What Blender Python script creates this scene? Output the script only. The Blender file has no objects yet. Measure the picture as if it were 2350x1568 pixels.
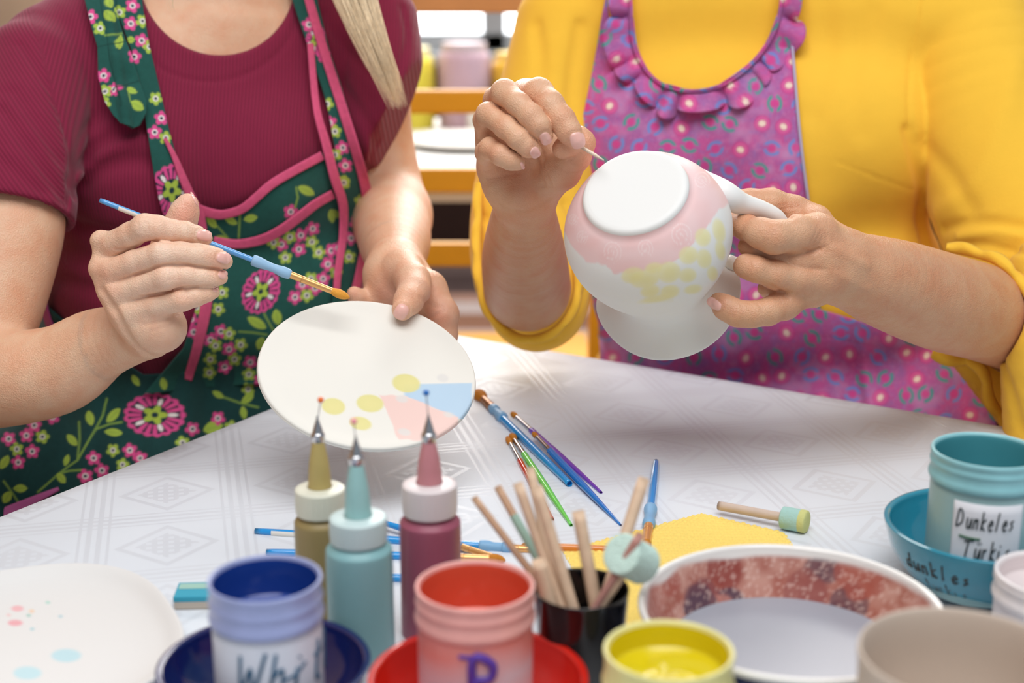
import bpy, bmesh, math, random
import numpy as np
from mathutils import Vector, Matrix
from bpy import context as CTX
random.seed(7); RNG = np.random.default_rng(7)
SC = CTX.scene; COL = SC.collection
R = math.radians
# ------------------------------------------------------------------ camera
PITCH = R(15.5); CP, SP = math.cos(PITCH), math.sin(PITCH)
FPX = 50.0/36.0*2350.0
CAM = np.array([0.0, 0.0, 1.17])
TABLE_Z = 0.75
RX = np.array([1.0,0,0]); UP = np.array([0,SP,CP]); FW = np.array([0,CP,-SP])
cd = bpy.data.cameras.new('camera'); cam = bpy.data.objects.new('camera', cd); COL.objects.link(cam)
cam.location = CAM; cam.rotation_euler = (R(90)-PITCH, 0, 0)
cd.lens = 50; cd.sensor_width = 36; cd.clip_start = 0.02; cd.clip_end = 60
cd.dof.use_dof = True; cd.dof.focus_distance = 1.125; cd.dof.aperture_fstop = 4.2
SC.camera = cam
SC.view_settings.view_transform = 'Standard'; SC.view_settings.look = 'None'
SC.view_settings.gamma = 1.0; SC.view_settings.use_curve_mapping = False
SC.view_settings.exposure = 0.0
# ------------------------------------------------------------------ light
wd = bpy.data.worlds.new('world'); SC.world = wd; wd.use_nodes = True
bg = wd.node_tree.nodes['Background']; bg.inputs[0].default_value = (0.80, 0.90, 1.0, 1); bg.inputs[1].default_value = 0.33
def area(name, loc, target, size, power, col, size_y=None):
    l = bpy.data.lights.new(name, 'AREA'); l.energy = power; l.color = col
    l.shape = 'RECTANGLE'; l.size = size; l.size_y = size_y or size
    o = bpy.data.objects.new(name, l); COL.objects.link(o); o.location = loc
    o.rotation_euler = (Vector(target)-Vector(loc)).to_track_quat('-Z', 'Y').to_euler()
    return o
area('window_daylight', (0.15, 3.6, 2.3), (0.0, 1.1, 0.85), 2.2, 104, (1.0, 0.965, 0.925), 1.4)
area('skylight_daylight', (0.05, 0.15, 2.9), (0.0, 1.15, 0.8), 1.9, 48, (1.0, 0.98, 0.97), 1.5)
# ------------------------------------------------------------------ coordinates
def cam2w(c):
    c = np.asarray(c, float)
    return CAM + c[..., 0:1]*RX + c[..., 1:2]*UP + c[..., 2:3]*FW
def px(x, y, D):                       # photograph position + distance -> camera-frame metres
    return np.array([(x-1175)/FPX*D, -(y-784)/FPX*D, D])
def on_plane(x, y, h=0.0):             # where the sight line meets the horizontal plane h above the table
    d = cam2w(px(x, y, 1.0))-CAM
    t = (TABLE_Z+h-CAM[2])/d[2]
    return CAM+d*t
def depth_of(w): return float(np.dot(np.asarray(w)-CAM, FW))
def height_at(py, Y):                  # height above the table of image row py at distance Y
    a = PITCH+math.atan((py-784)/FPX)
    return CAM[2]-Y*math.tan(a)-TABLE_Z
# ------------------------------------------------------------------ materials
def lin(h):
    h = h.lstrip('#'); v = [int(h[i:i+2], 16)/255 for i in (0, 2, 4)]
    return tuple(x/12.92 if x <= .04045 else ((x+.055)/1.055)**2.4 for x in v)
def linA(h): return np.array(lin(h))
class NT:
    def __init__(s, name):
        s.m = bpy.data.materials.new(name); s.m.use_nodes = True
        s.t = s.m.node_tree; s.b = s.t.nodes['Principled BSDF']; s.l = s.t.links
    def n(s, typ, **kw):
        nd = s.t.nodes.new(typ)
        for k, v in kw.items():
            if k in nd.inputs: nd.inputs[k].default_value = v
            else: setattr(nd, k, v)
        return nd
    def lk(s, a, b): s.l.new(a, b)
def mat(name, col, rough=0.5, spec=0.5, metal=0.0, noise=0.0, nscale=40, bump=0.0, bscale=300, sss=0.0, sssr=(1,.4,.25), sss_scale=.004,
        coat=0.0, trans=0.0, ior=1.45, attr=False, emit=0.0, sheen=0.0, coord='Object', bdist=0.001):
    k = NT(name); b = k.b
    c = lin(col) if isinstance(col, str) else col
    b.inputs['Roughness'].default_value = rough; b.inputs['Specular IOR Level'].default_value = spec
    b.inputs['Metallic'].default_value = metal; b.inputs['Coat Weight'].default_value = coat
    b.inputs['Transmission Weight'].default_value = trans; b.inputs['IOR'].default_value = ior
    b.inputs['Base Color'].default_value = (*c, 1)
    if sheen: b.inputs['Sheen Weight'].default_value = sheen
    tc = k.n('ShaderNodeTexCoord'); src = None
    if attr:
        a = k.n('ShaderNodeVertexColor'); a.layer_name = 'Col'; src = a.outputs['Color']
    if noise > 0:
        nz = k.n('ShaderNodeTexNoise', Scale=nscale, Detail=4.0); k.lk(tc.outputs[coord], nz.inputs['Vector'])
        mr = k.n('ShaderNodeMapRange'); mr.inputs['To Min'].default_value = 1-noise; mr.inputs['To Max'].default_value = 1+noise
        mr.inputs['From Min'].default_value = .25; mr.inputs['From Max'].default_value = .75
        k.lk(nz.outputs['Fac'], mr.inputs['Value'])
        mx = k.n('ShaderNodeVectorMath', operation='SCALE'); k.lk(mr.outputs[0], mx.inputs['Scale'])
        if src: k.lk(src, mx.inputs[0])
        else: mx.inputs[0].default_value = c
        src = mx.outputs[0]
    if src: k.lk(src, b.inputs['Base Color'])
    if sss:
        b.inputs['Subsurface Weight'].default_value = sss; b.inputs['Subsurface Radius'].default_value = sssr
        b.inputs['Subsurface Scale'].default_value = sss_scale
    if bump:
        nz = k.n('ShaderNodeTexNoise', Scale=bscale, Detail=3.0); k.lk(tc.outputs[coord], nz.inputs['Vector'])
        bp = k.n('ShaderNodeBump', Strength=bump, Distance=bdist); k.lk(nz.outputs['Fac'], bp.inputs['Height']); k.lk(bp.outputs[0], b.inputs['Normal'])
    if emit:
        b.inputs['Emission Color'].default_value = (*c, 1); b.inputs['Emission Strength'].default_value = emit
    return k.m
# ------------------------------------------------------------------ objects
def link(name, me, m=None, parent=None, smooth=True):
    o = bpy.data.objects.new(name, me); COL.objects.link(o)
    if m is not None:
        for x in (m if isinstance(m, (list, tuple)) else [m]): me.materials.append(x)
    if smooth:
        me.polygons.foreach_set('use_smooth', np.ones(len(me.polygons), bool))
    if parent is not None: o.parent = parent
    return o
def mesh_obj(name, V, F, m, parent=None, smooth=True, colors=None, uv=None):
    me = bpy.data.meshes.new(name)
    V = np.asarray(V, float)
    if parent is not None and tuple(parent.location) != (0, 0, 0): V = V-np.array(root_loc(parent))
    if isinstance(F, np.ndarray) and F.ndim == 2:
        n, k = F.shape
        me.vertices.add(len(V)); me.vertices.foreach_set('co', V.astype(np.float32).ravel())
        me.loops.add(n*k); me.loops.foreach_set('vertex_index', F.astype(np.int32).ravel())
        me.polygons.add(n); me.polygons.foreach_set('loop_start', (np.arange(n)*k).astype(np.int32))
        me.polygons.foreach_set('loop_total', np.full(n, k, np.int32))
        me.update(calc_edges=True); me.validate()
    else:
        me.from_pydata([tuple(v) for v in V], [], [tuple(f) for f in F]); me.update()
    if colors is not None:
        ca = me.color_attributes.new('Col', 'FLOAT_COLOR', 'POINT')
        c4 = np.ones((len(V), 4), np.float32); c4[:, :3] = colors; ca.data.foreach_set('color', c4.ravel())
    if uv is not None:
        ul = me.uv_layers.new(name='UVMap'); li = np.zeros(len(me.loops), np.int32); me.loops.foreach_get('vertex_index', li)
        ul.data.foreach_set('uv', np.asarray(uv, np.float32)[li].ravel())
    return link(name, me, m, parent, smooth)
def root_loc(o):
    p = np.array(o.location)
    while o.parent is not None:
        o = o.parent; p = p+np.array(o.location)
    return p
def tag(o, label=None, cat=None, group=None, kind=None):
    if label: o['label'] = label
    if cat: o['category'] = cat
    if group: o['group'] = group
    if kind: o['kind'] = kind
    return o
def thing(name, label, cat, loc=(0, 0, 0), group=None):
    o = bpy.data.objects.new(name, None); COL.objects.link(o); o.location = tuple(float(v) for v in loc); o.empty_display_size = .02
    return tag(o, label, cat, group)
def basis(axis):
    z = np.asarray(axis, float); z = z/np.linalg.norm(z)
    a = np.array([1., 0, 0]) if abs(z[0]) < .8 else np.array([0, 1., 0])
    x = np.cross(a, z); x /= np.linalg.norm(x); y = np.cross(z, x)
    return x, y, z
def lathe(name, prof, m, parent=None, origin=(0, 0, 0), axis=(0, 0, 1), n=48, colors=None, wob=None, smooth=True, dense=0):
    prof = np.array(prof, float)
    if dense:
        P = [prof[0]]
        for a, b in zip(prof[:-1], prof[1:]):
            k = max(1, int(np.linalg.norm(b-a)/dense))
            for i in range(1, k+1): P.append(a+(b-a)*i/k)
        prof = np.array(P)
    x, y, z = basis(axis); o = np.asarray(origin, float)
    th = np.arange(n)*2*math.pi/n
    rr = prof[:, 0][:, None]*np.ones(n); hh = prof[:, 1][:, None]*np.ones(n)
    if wob: rr, hh = wob(rr, hh, th[None, :])
    V = o+(rr*np.cos(th))[..., None]*x+(rr*np.sin(th))[..., None]*y+hh[..., None]*z
    M = len(prof); V = V.reshape(-1, 3)
    i = np.arange(M-1)[:, None]; j = np.arange(n)[None, :]; j2 = (j+1) % n
    F = np.stack([i*n+j, i*n+j2, (i+1)*n+j2, (i+1)*n+j], -1).reshape(-1, 4)
    c = colors(V) if callable(colors) else colors
    ob = mesh_obj(name, V, F, m, parent, smooth, c)
    return ob
def smooth_prof(pts, k=6):
    P = np.array(pts, float); out = []
    n = len(P)
    for i in range(n-1):
        p0 = P[max(i-1, 0)]; p1 = P[i]; p2 = P[i+1]; p3 = P[min(i+2, n-1)]
        for t in np.linspace(0, 1, k, endpoint=False):
            out.append(.5*((2*p1)+(-p0+p2)*t+(2*p0-5*p1+4*p2-p3)*t*t+(-p0+3*p1-3*p2+p3)*t**3))
    out.append(P[-1]); return np.array(out)
def tube_geo(pts, rad, n=12, flat=1.0, flatdir=None, cap=True):
    P = np.array(pts, float); rad = np.broadcast_to(np.array(rad, float), (len(P),))
    T = np.gradient(P, axis=0); T /= np.linalg.norm(T, axis=1)[:, None]+1e-12
    V = []; up = None
    th = np.arange(n)*2*math.pi/n
    for i in range(len(P)):
        t = T[i]
        if flatdir is not None: up = np.asarray(flatdir, float)
        elif up is None: up = np.array([0, 0, 1.]) if abs(t[2]) < .9 else np.array([1., 0, 0])
        x = np.cross(up, t); x /= np.linalg.norm(x)+1e-12; y = np.cross(t, x)
        if flatdir is None: up = y
        V.append(P[i]+rad[i]*(np.cos(th)[:, None]*x+flat*np.sin(th)[:, None]*y))
    V = np.concatenate(V); M = len(P)
    F = []
    for i in range(M-1):
        for j in range(n):
            j2 = (j+1) % n; F.append((i*n+j, i*n+j2, (i+1)*n+j2, (i+1)*n+j))
    if cap:
        F.append(tuple(range(n))[::-1]); F.append(tuple((M-1)*n+j for j in range(n)))
    return V, F
def tube(name, pts, rad, m, parent=None, **kw):
    V, F = tube_geo(pts, rad, **kw); return mesh_obj(name, V, F, m, parent)
def joined(geos):
    V = []; F = []; o = 0
    for v, f in geos:
        V.append(np.asarray(v)); F += [tuple(int(i)+o for i in q) for q in f]; o += len(v)
    return np.concatenate(V), F
def box(name, c, s, m, parent=None, rot=0, bevel=.002, rotx=0):
    bm = bmesh.new(); bmesh.ops.create_cube(bm, size=1)
    bmesh.ops.scale(bm, vec=s, verts=bm.verts)
    if bevel: bmesh.ops.bevel(bm, geom=bm.edges[:], offset=min(bevel, min(s)*.4), segments=2, affect='EDGES', profile=.6)
    Mx = Matrix.Translation(Vector(c)) @ Matrix.Rotation(rot, 4, 'Z') @ Matrix.Rotation(rotx, 4, 'X')
    if parent is not None: Mx = Matrix.Translation(-Vector(root_loc(parent))) @ Mx
    bm.transform(Mx); me = bpy.data.meshes.new(name); bm.to_mesh(me); bm.free()
    return link(name, me, m, parent, smooth=False)
def spline(P, k=8):
    return smooth_prof(P, k)
# ------------------------------------------------------------------ implicit surfaces (camera-frame metres)
def smin(a, b, k):
    if k <= 0: return np.minimum(a, b)
    h = np.maximum(k-np.abs(a-b), 0)/k
    return np.minimum(a, b)-h*h*k*.25
class Cap:
    __slots__ = ('a', 'b', 'ra', 'rb')
    def __init__(s, a, b, ra, rb): s.a, s.b, s.ra, s.rb = np.array(a, np.float32), np.array(b, np.float32), np.float32(ra), np.float32(rb)
    def __call__(s, P):
        ba = s.b-s.a; pa = P-s.a; l = np.float32(max(float(ba@ba), 1e-12))
        pb = pa@ba; h = np.clip(pb/l, 0, 1)
        return np.sqrt(np.maximum(np.einsum('ij,ij->i', pa, pa)-2*h*pb+h*h*l, 0))-(s.ra+(s.rb-s.ra)*h)
class Ell:
    def __init__(s, c, r, M=None): s.c, s.r, s.M = np.array(c), np.array(r), M
    def __call__(s, P):
        q = P-s.c
        if s.M is not None: q = q@s.M
        k0 = np.sqrt(((q/s.r)**2).sum(1)); k1 = np.sqrt(((q/s.r**2)**2).sum(1))+1e-9
        return k0*(k0-1)/k1
class U:
    def __init__(s, k, *ch): s.k, s.ch = k, [c for c in ch]
    def __call__(s, P):
        d = s.ch[0](P)
        for c in s.ch[1:]: d = smin(d, c(P), s.k)
        return d
class Off:
    def __init__(s, c, r): s.c, s.r = c, r
    def __call__(s, P): return s.c(P)-s.r
class Sub:                              # a minus b, rounded
    def __init__(s, a, b, k=.002): s.a, s.b, s.k = a, b, k
    def __call__(s, P): return -smin(-s.a(P), s.b(P), s.k)
class Half:                             # inside where (p-o).n < 0
    def __init__(s, o, n): s.o = np.array(o); s.n = np.array(n)/np.linalg.norm(n)
    def __call__(s, P): return (P-s.o)@s.n
class And:
    def __init__(s, a, b, k=.002): s.a, s.b, s.k = a, b, k
    def __call__(s, P): return -smin(-s.a(P), -s.b(P), s.k)
class Groove:                           # creases (+) and ridges (-) pressed into a surface
    def __init__(s, base, items): s.base, s.items = base, items
    def __call__(s, P):
        d = s.base(P).copy()
        for pts, w, amp in s.items:
            lo = np.min(pts, 0)-3*w; hi = np.max(pts, 0)+3*w
            m = np.all((P > lo) & (P < hi), 1)
            if not m.any(): continue
            Q = P[m]; dd = np.full(len(Q), 1e9)
            for a, b in zip(pts[:-1], pts[1:]):
                ba = b-a; pa = Q-a; h = np.clip((pa@ba)/max(ba@ba, 1e-12), 0, 1)
                dd = np.minimum(dd, ((pa-h[:, None]*ba)**2).sum(1))
            d[m] += amp*np.exp(-dd/(w*w))
        return d
def chain(pts, k=.004, rscale=1.0):
    """pts: (px, py, D, r_px)"""
    if k >= .01 and len(pts) > 2: pts = [tuple(q) for q in smooth_prof([tuple(map(float, p)) for p in pts], 5)]; k = 0
    C = [px(x, y, D) for x, y, D, r in pts]; Rr = [r*D/FPX*rscale for x, y, D, r in pts]
    return U(k, *[Cap(C[i], C[i+1], Rr[i], Rr[i+1]) for i in range(len(pts)-1)]) if len(pts) > 1 else Cap(C[0], C[0], Rr[0], Rr[0])
def gline(pts, w, amp, D):
    return (np.array([px(p[0], p[1], p[2] if len(p) > 2 else D) for p in pts]), w, amp)
def evalb(f, P, B=60000):
    P = P.astype(np.float32); return np.concatenate([f(P[i:i+B]) for i in range(0, len(P), B)]) if len(P) else np.zeros(0)
def surfnet(f, lo, hi, h, newton=2, clip=None):
    lo = np.array(lo, float); hi = np.array(hi, float); s = 4
    nc = np.ceil((hi-lo)/(h*s)).astype(int)+1
    g = [lo[i]+(np.arange(nc[i])+.5)*h*s for i in range(3)]
    C = np.stack(np.meshgrid(*g, indexing='ij'), -1).reshape(-1, 3)
    dc = evalb(f, C).reshape(nc)
    D = np.repeat(np.repeat(np.repeat(dc, s, 0), s, 1), s, 2).astype(np.float32)
    act = np.argwhere(np.abs(dc) < h*s*1.2+.0008)
    off = np.stack(np.meshgrid(*[np.arange(s)]*3, indexing='ij'), -1).reshape(-1, 3)
    idx = (act[:, None, :]*s+off[None]).reshape(-1, 3)
    D[idx[:, 0], idx[:, 1], idx[:, 2]] = evalb(f, lo+idx*h)
    S = D < 0
    cs = np.zeros(np.array(D.shape)-1, np.int8)
    for dx in (0, 1):
        for dy in (0, 1):
            for dz in (0, 1):
                cs += S[dx:D.shape[0]-1+dx, dy:D.shape[1]-1+dy, dz:D.shape[2]-1+dz]
    cell = (cs > 0) & (cs < 8)
    ci = np.argwhere(cell); vid = np.full(cell.shape, -1, np.int32); vid[cell] = np.arange(len(ci))
    acc = np.zeros((len(ci), 3)); cnt = np.zeros(len(ci))
    corners = [(a, b, c) for a in (0, 1) for b in (0, 1) for c in (0, 1)]
    for a in corners:
        for ax in range(3):
            if a[ax]: continue
            b = list(a); b[ax] = 1
            va = D[ci[:, 0]+a[0], ci[:, 1]+a[1], ci[:, 2]+a[2]]; vb = D[ci[:, 0]+b[0], ci[:, 1]+b[1], ci[:, 2]+b[2]]
            m = (va < 0) != (vb < 0); t = np.where(m, va/(va-vb+1e-20), 0)
            p = np.tile(np.array(a, float), (len(ci), 1)); p[:, ax] += t
            acc[m] += p[m]; cnt[m] += 1
    V = lo+(ci+acc/np.maximum(cnt, 1)[:, None])*h
    quads = []
    for ax in range(3):
        b, c = [(1, 2), (2, 0), (0, 1)][ax]
        sl0 = [slice(None)]*3; sl1 = [slice(None)]*3; sl0[ax] = slice(0, -1); sl1[ax] = slice(1, None)
        S0 = S[tuple(sl0)]; S1 = S[tuple(sl1)]
        e = np.argwhere(S0 != S1)
        ok = (e[:, b] > 0) & (e[:, c] > 0) & (e[:, b] < cell.shape[b]) & (e[:, c] < cell.shape[c]) & (e[:, ax] < cell.shape[ax])
        e = e[ok]; flip = S0[e[:, 0], e[:, 1], e[:, 2]]
        def at(db, dc):
            q = e.copy(); q[:, b] -= db; q[:, c] -= dc; return vid[q[:, 0], q[:, 1], q[:, 2]]
        q = np.stack([at(1, 1), at(0, 1), at(0, 0), at(1, 0)], 1)
        q[~flip] = q[~flip][:, ::-1]; quads.append(q)
    F = np.concatenate(quads); F = F[(F >= 0).all(1)]
    # relax, then snap back to the surface
    for it in range(newton):
        if it == 0:
            A = np.zeros_like(V); n = np.zeros(len(V))
            for i in range(4):
                np.add.at(A, F[:, i], V[F[:, (i+1) % 4]]); np.add.at(n, F[:, i], 1)
                np.add.at(A, F[:, i], V[F[:, (i+3) % 4]]); np.add.at(n, F[:, i], 1)
            m = n > 0; V[m] = .5*V[m]+.5*A[m]/n[m][:, None]
        e = h*.4; d0 = evalb(f, V)
        if it == 0: G = np.stack([(evalb(f, V+np.eye(3)[i]*e)-d0)/e for i in range(3)], 1)
        gl = (G**2).sum(1)+1e-6
        V = V-np.clip(d0/gl, -h, h)[:, None]*G
    if clip is not None:
        keep = clip(V); F = F[keep[F].all(1)]
        used = np.unique(F); mp = np.full(len(V), -1); mp[used] = np.arange(len(used)); V = V[used]; F = mp[F]
    return V, F
def to_px(C):
    return np.stack([1175+C[:, 0]/C[:, 2]*FPX, 784-C[:, 1]/C[:, 2]*FPX], 1)
def trace(f, X, Y, off=0.0, start=.9, maxD=1.9, steps=60):
    """distance along the sight lines where f == off"""
    dirs = np.stack([(X-1175)/FPX, -(Y-784)/FPX, np.ones_like(X)], 1); ln = np.linalg.norm(dirs, axis=1)
    D = np.full(len(X), start) if np.isscalar(start) else start.copy()
    for _ in range(steps):
        d = f((dirs*D[:, None]).astype(np.float32))-off
        D = np.minimum(D+np.maximum(d, -.02)*.85/ln, maxD)
    return D
def trace_grid(f, G, nv, nu, off, start, q=4):
    # trace a coarse lattice and interpolate: the cloth is smoother than its print
    iv = np.unique(np.r_[np.arange(0, nv, q), nv-1]); iu = np.unique(np.r_[np.arange(0, nu, q), nu-1])
    S = G.reshape(nv, nu, 2)[iv][:, iu].reshape(-1, 2); D = trace(f, S[:, 0], S[:, 1], off, start=start).reshape(len(iv), len(iu))
    A = np.stack([np.interp(np.arange(nu), iu, r) for r in D]); return np.stack([np.interp(np.arange(nv), iv, A[:, j]) for j in range(nu)], 1).ravel()
def onsurf(f, items, step=6.0):
    # lay creases onto the visible surface
    out = []; segs = []
    for pts, w, amp in items:
        Q = to_px(pts); Q = spline(Q, 6) if len(Q) > 2 else Q; n = max(2, int(np.linalg.norm(np.diff(Q, axis=0), axis=1).sum()/step)+1)
        segs.append((interp_poly(Q, np.linspace(0, 1, n)), w, amp))
    A = np.concatenate([q for q, w, a in segs]); D = trace(f, A[:, 0], A[:, 1], 0, start=.95, steps=50); i = 0
    for q, w, amp in segs:
        d = D[i:i+len(q)].copy(); i += len(q); x = np.arange(len(d)); ok = d < min(1.85, np.median(d)+.05)
        if not ok.any(): continue
        d = np.interp(x, x[ok], d[ok]); out.append((np.stack([(q[:, 0]-1175)/FPX*d, -(q[:, 1]-784)/FPX*d, d], 1), w, amp))
    return out
def bounds(pts, pad):
    C = np.array([px(x, y, D) for x, y, D in pts]); return C.min(0)-pad, C.max(0)+pad
def interp_poly(P, t):
    P = np.array(P, float); s = np.r_[0, np.cumsum(np.linalg.norm(np.diff(P, axis=0), axis=1))]; s /= s[-1]
    return np.stack([np.interp(t, s, P[:, i]) for i in range(P.shape[1])], -1)
def grid_faces(nu, nv):
    i = np.arange(nv-1)[:, None]; j = np.arange(nu-1)[None]
    return np.stack([i*nu+j, i*nu+j+1, (i+1)*nu+j+1, (i+1)*nu+j], -1).reshape(-1, 4)
def coons(top, bot, left, right, step):
    L = lambda P: np.linalg.norm(np.diff(np.array(P, float), axis=0), axis=1).sum()
    nu = int(max(L(top), L(bot))/step)+2; nv = int(max(L(left), L(right))/step)+2
    u = np.linspace(0, 1, nu); v = np.linspace(0, 1, nv)
    Tt = interp_poly(top, u); Bb = interp_poly(bot, u); Ll = interp_poly(left, v); Rr = interp_poly(right, v)
    Uu, Vv = u[None, :, None], v[:, None, None]
    G = (1-Vv)*Tt[None]+Vv*Bb[None]+(1-Uu)*Ll[:, None]+Uu*Rr[:, None]
    G -= (1-Uu)*(1-Vv)*Tt[0]+Uu*(1-Vv)*Tt[-1]+(1-Uu)*Vv*Bb[0]+Uu*Vv*Bb[-1]
    return G, nu, nv
def smooth_depth(D, nv, nu, it):
    D = D.reshape(nv, nu)
    for _ in range(it):
        Q = np.pad(D, 1, mode='edge'); D = (Q[:-2, 1:-1]+Q[2:, 1:-1]+Q[1:-1, :-2]+Q[1:-1, 2:]+D)/5
    return D.ravel()
def drape(name, f, top, bot, left, right, m, parent, step=3.0, off=.004, paint=None, disp=None, thick=.0012, sm=4, start=.95, uvs=True):
    G, nu, nv = coons(top, bot, left, right, step); XY = G.reshape(-1, 2)
    D = trace_grid(f, XY, nv, nu, off, start)
    if sm: D = np.minimum(smooth_depth(D, nv, nu, sm), D+.004)
    if disp is not None: D = D-disp(XY)
    C = np.stack([(XY[:, 0]-1175)/FPX*D, -(XY[:, 1]-784)/FPX*D, D], 1)
    col = paint(XY) if paint else None
    o = mesh_obj(name, cam2w(C), grid_faces(nu, nv)[:, ::-1], m, parent, colors=col, uv=XY/1000.0)
    if thick:
        s = o.modifiers.new('thick', 'SOLIDIFY'); s.thickness = thick; s.offset = 1
    return o
def strip_px(path, width, k=8):
    """left/right edges of a ribbon of given width(s) along a photograph path"""
    P = spline([(p[0], p[1]) for p in path], k); w = np.interp(np.linspace(0, 1, len(P)), np.linspace(0, 1, len(path)), np.broadcast_to(width, (len(path),)))
    T = np.gradient(P, axis=0); T /= np.linalg.norm(T, axis=1)[:, None]; N = np.stack([-T[:, 1], T[:, 0]], 1)
    return P+N*w[:, None]/2, P-N*w[:, None]/2
def ribbon(name, f, path, width, m, parent, step=3.0, off=.005, paint=None, disp=None, thick=.0012, sm=3, bulge=.0006, start=.95, alonguv=False):
    A, B = strip_px(path, width); nl = int(np.linalg.norm(np.diff(A, axis=0), axis=1).sum()/step)+2
    t = np.linspace(0, 1, nl); A = interp_poly(A, t); B = interp_poly(B, t); nw = max(4, int(np.max(width)/step)+2)
    s = np.linspace(0, 1, nw); XY = (A[:, None]*(1-s)[None, :, None]+B[:, None]*s[None, :, None]).reshape(-1, 2)
    D = trace_grid(f, XY, nl, nw, off, start, 3)
    D = smooth_depth(D, nl, nw, sm)
    bl = np.tile(np.sin(s*math.pi)**.5, nl)*bulge; D = D-bl
    if disp is not None: D = D-disp(XY, np.repeat(t, nw), np.tile(s, nl))
    C = np.stack([(XY[:, 0]-1175)/FPX*D, -(XY[:, 1]-784)/FPX*D, D], 1)
    F = grid_faces(nw, nl)
    uvv = XY/1000.0
    if alonguv: LL = np.linalg.norm(np.diff(A, axis=0), axis=1).sum()/FPX*1.35; uvv = np.stack([np.repeat(t, nw)*LL, np.tile(s, nl)*.01], 1)
    o = mesh_obj(name, cam2w(C), F, m, parent, colors=paint(XY) if paint else None, uv=uvv)
    if thick:
        sm_ = o.modifiers.new('thick', 'SOLIDIFY'); sm_.thickness = thick; sm_.offset = 0
    return o
# ------------------------------------------------------------------ printed patterns (as colour attribute on dense cloth)
def fract_noise(XY, s, seed=0):
    from mathutils import noise as _n
    x, y = XY[:, 0]/s+seed*17.3, XY[:, 1]/s+seed*9.1
    xi = np.floor(x).astype(int); yi = np.floor(y).astype(int); fx = x-xi; fy = y-yi
    fx = fx*fx*(3-2*fx); fy = fy*fy*(3-2*fy)
    def hsh(a, b): 
        v = np.sin(a*127.1+b*311.7+seed*74.7)*43758.5453; return v-np.floor(v)
    return (hsh(xi, yi)*(1-fx)+hsh(xi+1, yi)*fx)*(1-fy)+(hsh(xi, yi+1)*(1-fx)+hsh(xi+1, yi+1)*fx)*fy
def put(C, mask, col, a=1.0):
    mask = np.clip(mask, 0, 1)[:, None]*a; C[:] = C*(1-mask)+np.array(col)*mask
def soft(d, w=1.2): return np.clip(.5-d/w, 0, 1)          # d < 0 inside
def near(XY, cx, cy, r): return (np.abs(XY[:, 0]-cx) < r) & (np.abs(XY[:, 1]-cy) < r)
def p_flower(C, XY, cx, cy, r, col, rot, white, dark, n=5):
    m = near(XY, cx, cy, r*1.2)
    if not m.any(): return
    q = XY[m]-[cx, cy]; d = np.hypot(q[:, 0], q[:, 1]); a = np.arctan2(q[:, 1], q[:, 0])+rot
    c = C[m]; pet = r*(.55+.45*np.abs(np.cos(a*n/2))**.7)
    put(c, soft(d-pet, 2), col); put(c, soft(d-r*.40, 2), white); put(c, soft(d-r*.22, 2), dark); C[m] = c
def p_ellipse(C, XY, cx, cy, rx, ry, rot, col, a=1.0, w=2.0):
    m = near(XY, cx, cy, max(rx, ry)*1.3+3)
    if not m.any(): return
    q = XY[m]-[cx, cy]; cr, sr = math.cos(rot), math.sin(rot)
    x = q[:, 0]*cr+q[:, 1]*sr; y = -q[:, 0]*sr+q[:, 1]*cr
    c = C[m]; put(c, soft((np.sqrt((x/rx)**2+(y/ry)**2)-1)*min(rx, ry), w), col, a); C[m] = c
def p_leaf(C, XY, cx, cy, L, w, ang, col, vein):
    m = near(XY, cx, cy, L*1.1)
    if not m.any(): return
    q = XY[m]-[cx, cy]; cr, sr = math.cos(ang), math.sin(ang)
    x = (q[:, 0]*cr+q[:, 1]*sr)/(L/2); y = -q[:, 0]*sr+q[:, 1]*cr
    pr = w/2*np.clip(1-x*x, 0, 1)**.8; c = C[m]
    inside = (np.abs(x) < 1); put(c, soft(np.abs(y)-pr, 2)*inside, col); put(c, soft(np.abs(y)-1.0, 1.5)*(np.abs(x) < .7), vein, .7); C[m] = c
def p_line(C, XY, pts, w, col, a=1.0):
    dd = np.full(len(XY), 1e9)
    for p, q in zip(pts[:-1], pts[1:]):
        p = np.array(p, float); ba = np.array(q, float)-p; pa = XY-p; h = np.clip((pa@ba)/max(ba@ba, 1e-9), 0, 1)
        dd = np.minimum(dd, np.hypot(*(pa-h[:, None]*ba).T))
    put(C, soft(dd-w/2, 2), col, a)
def p_medal(C, XY, cx, cy, rx, ry, rot, pal, n=9):
    m = near(XY, cx, cy, max(rx, ry)*1.25)
    if not m.any(): return
    q = XY[m]-[cx, cy]; cr, sr = math.cos(rot), math.sin(rot)
    x = (q[:, 0]*cr+q[:, 1]*sr)/rx; y = (-q[:, 0]*sr+q[:, 1]*cr)/ry; d = np.hypot(x, y); a = np.arctan2(y, x); c = C[m]; mn = min(rx, ry)
    put(c, soft((d-(.91+.09*np.abs(np.cos(a*8.5))))*mn, 2), pal['pink'])
    spoke = np.abs(((a*20/(2*math.pi)) % 1)-.5)*2
    put(c, soft((spoke-.30)*8, 2)*(d > .42)*(d < .78), pal['dark']); put(c, soft((spoke-.40)*9, 2)*(d > .76)*(d < .86), pal['dark'])
    put(c, soft((d-.44)*mn, 2), pal['dark'])
    drop = np.abs(((a*5/(2*math.pi)+.5) % 1)-.5)*2*d*.63; dl = np.sqrt((drop/.085)**2+((d-.60)/.17)**2)
    put(c, soft((dl-1.35)*mn*.12, 1.5), pal['dark']); put(c, soft((dl-1)*mn*.12, 1.5), pal['white'])
    star = .24+.20*np.abs(np.cos(a*2.5))**1.5
    put(c, soft((d-star)*mn, 2), pal['green']); put(c, soft((d-.12)*mn, 2), pal['dark']); C[m] = c
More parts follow.
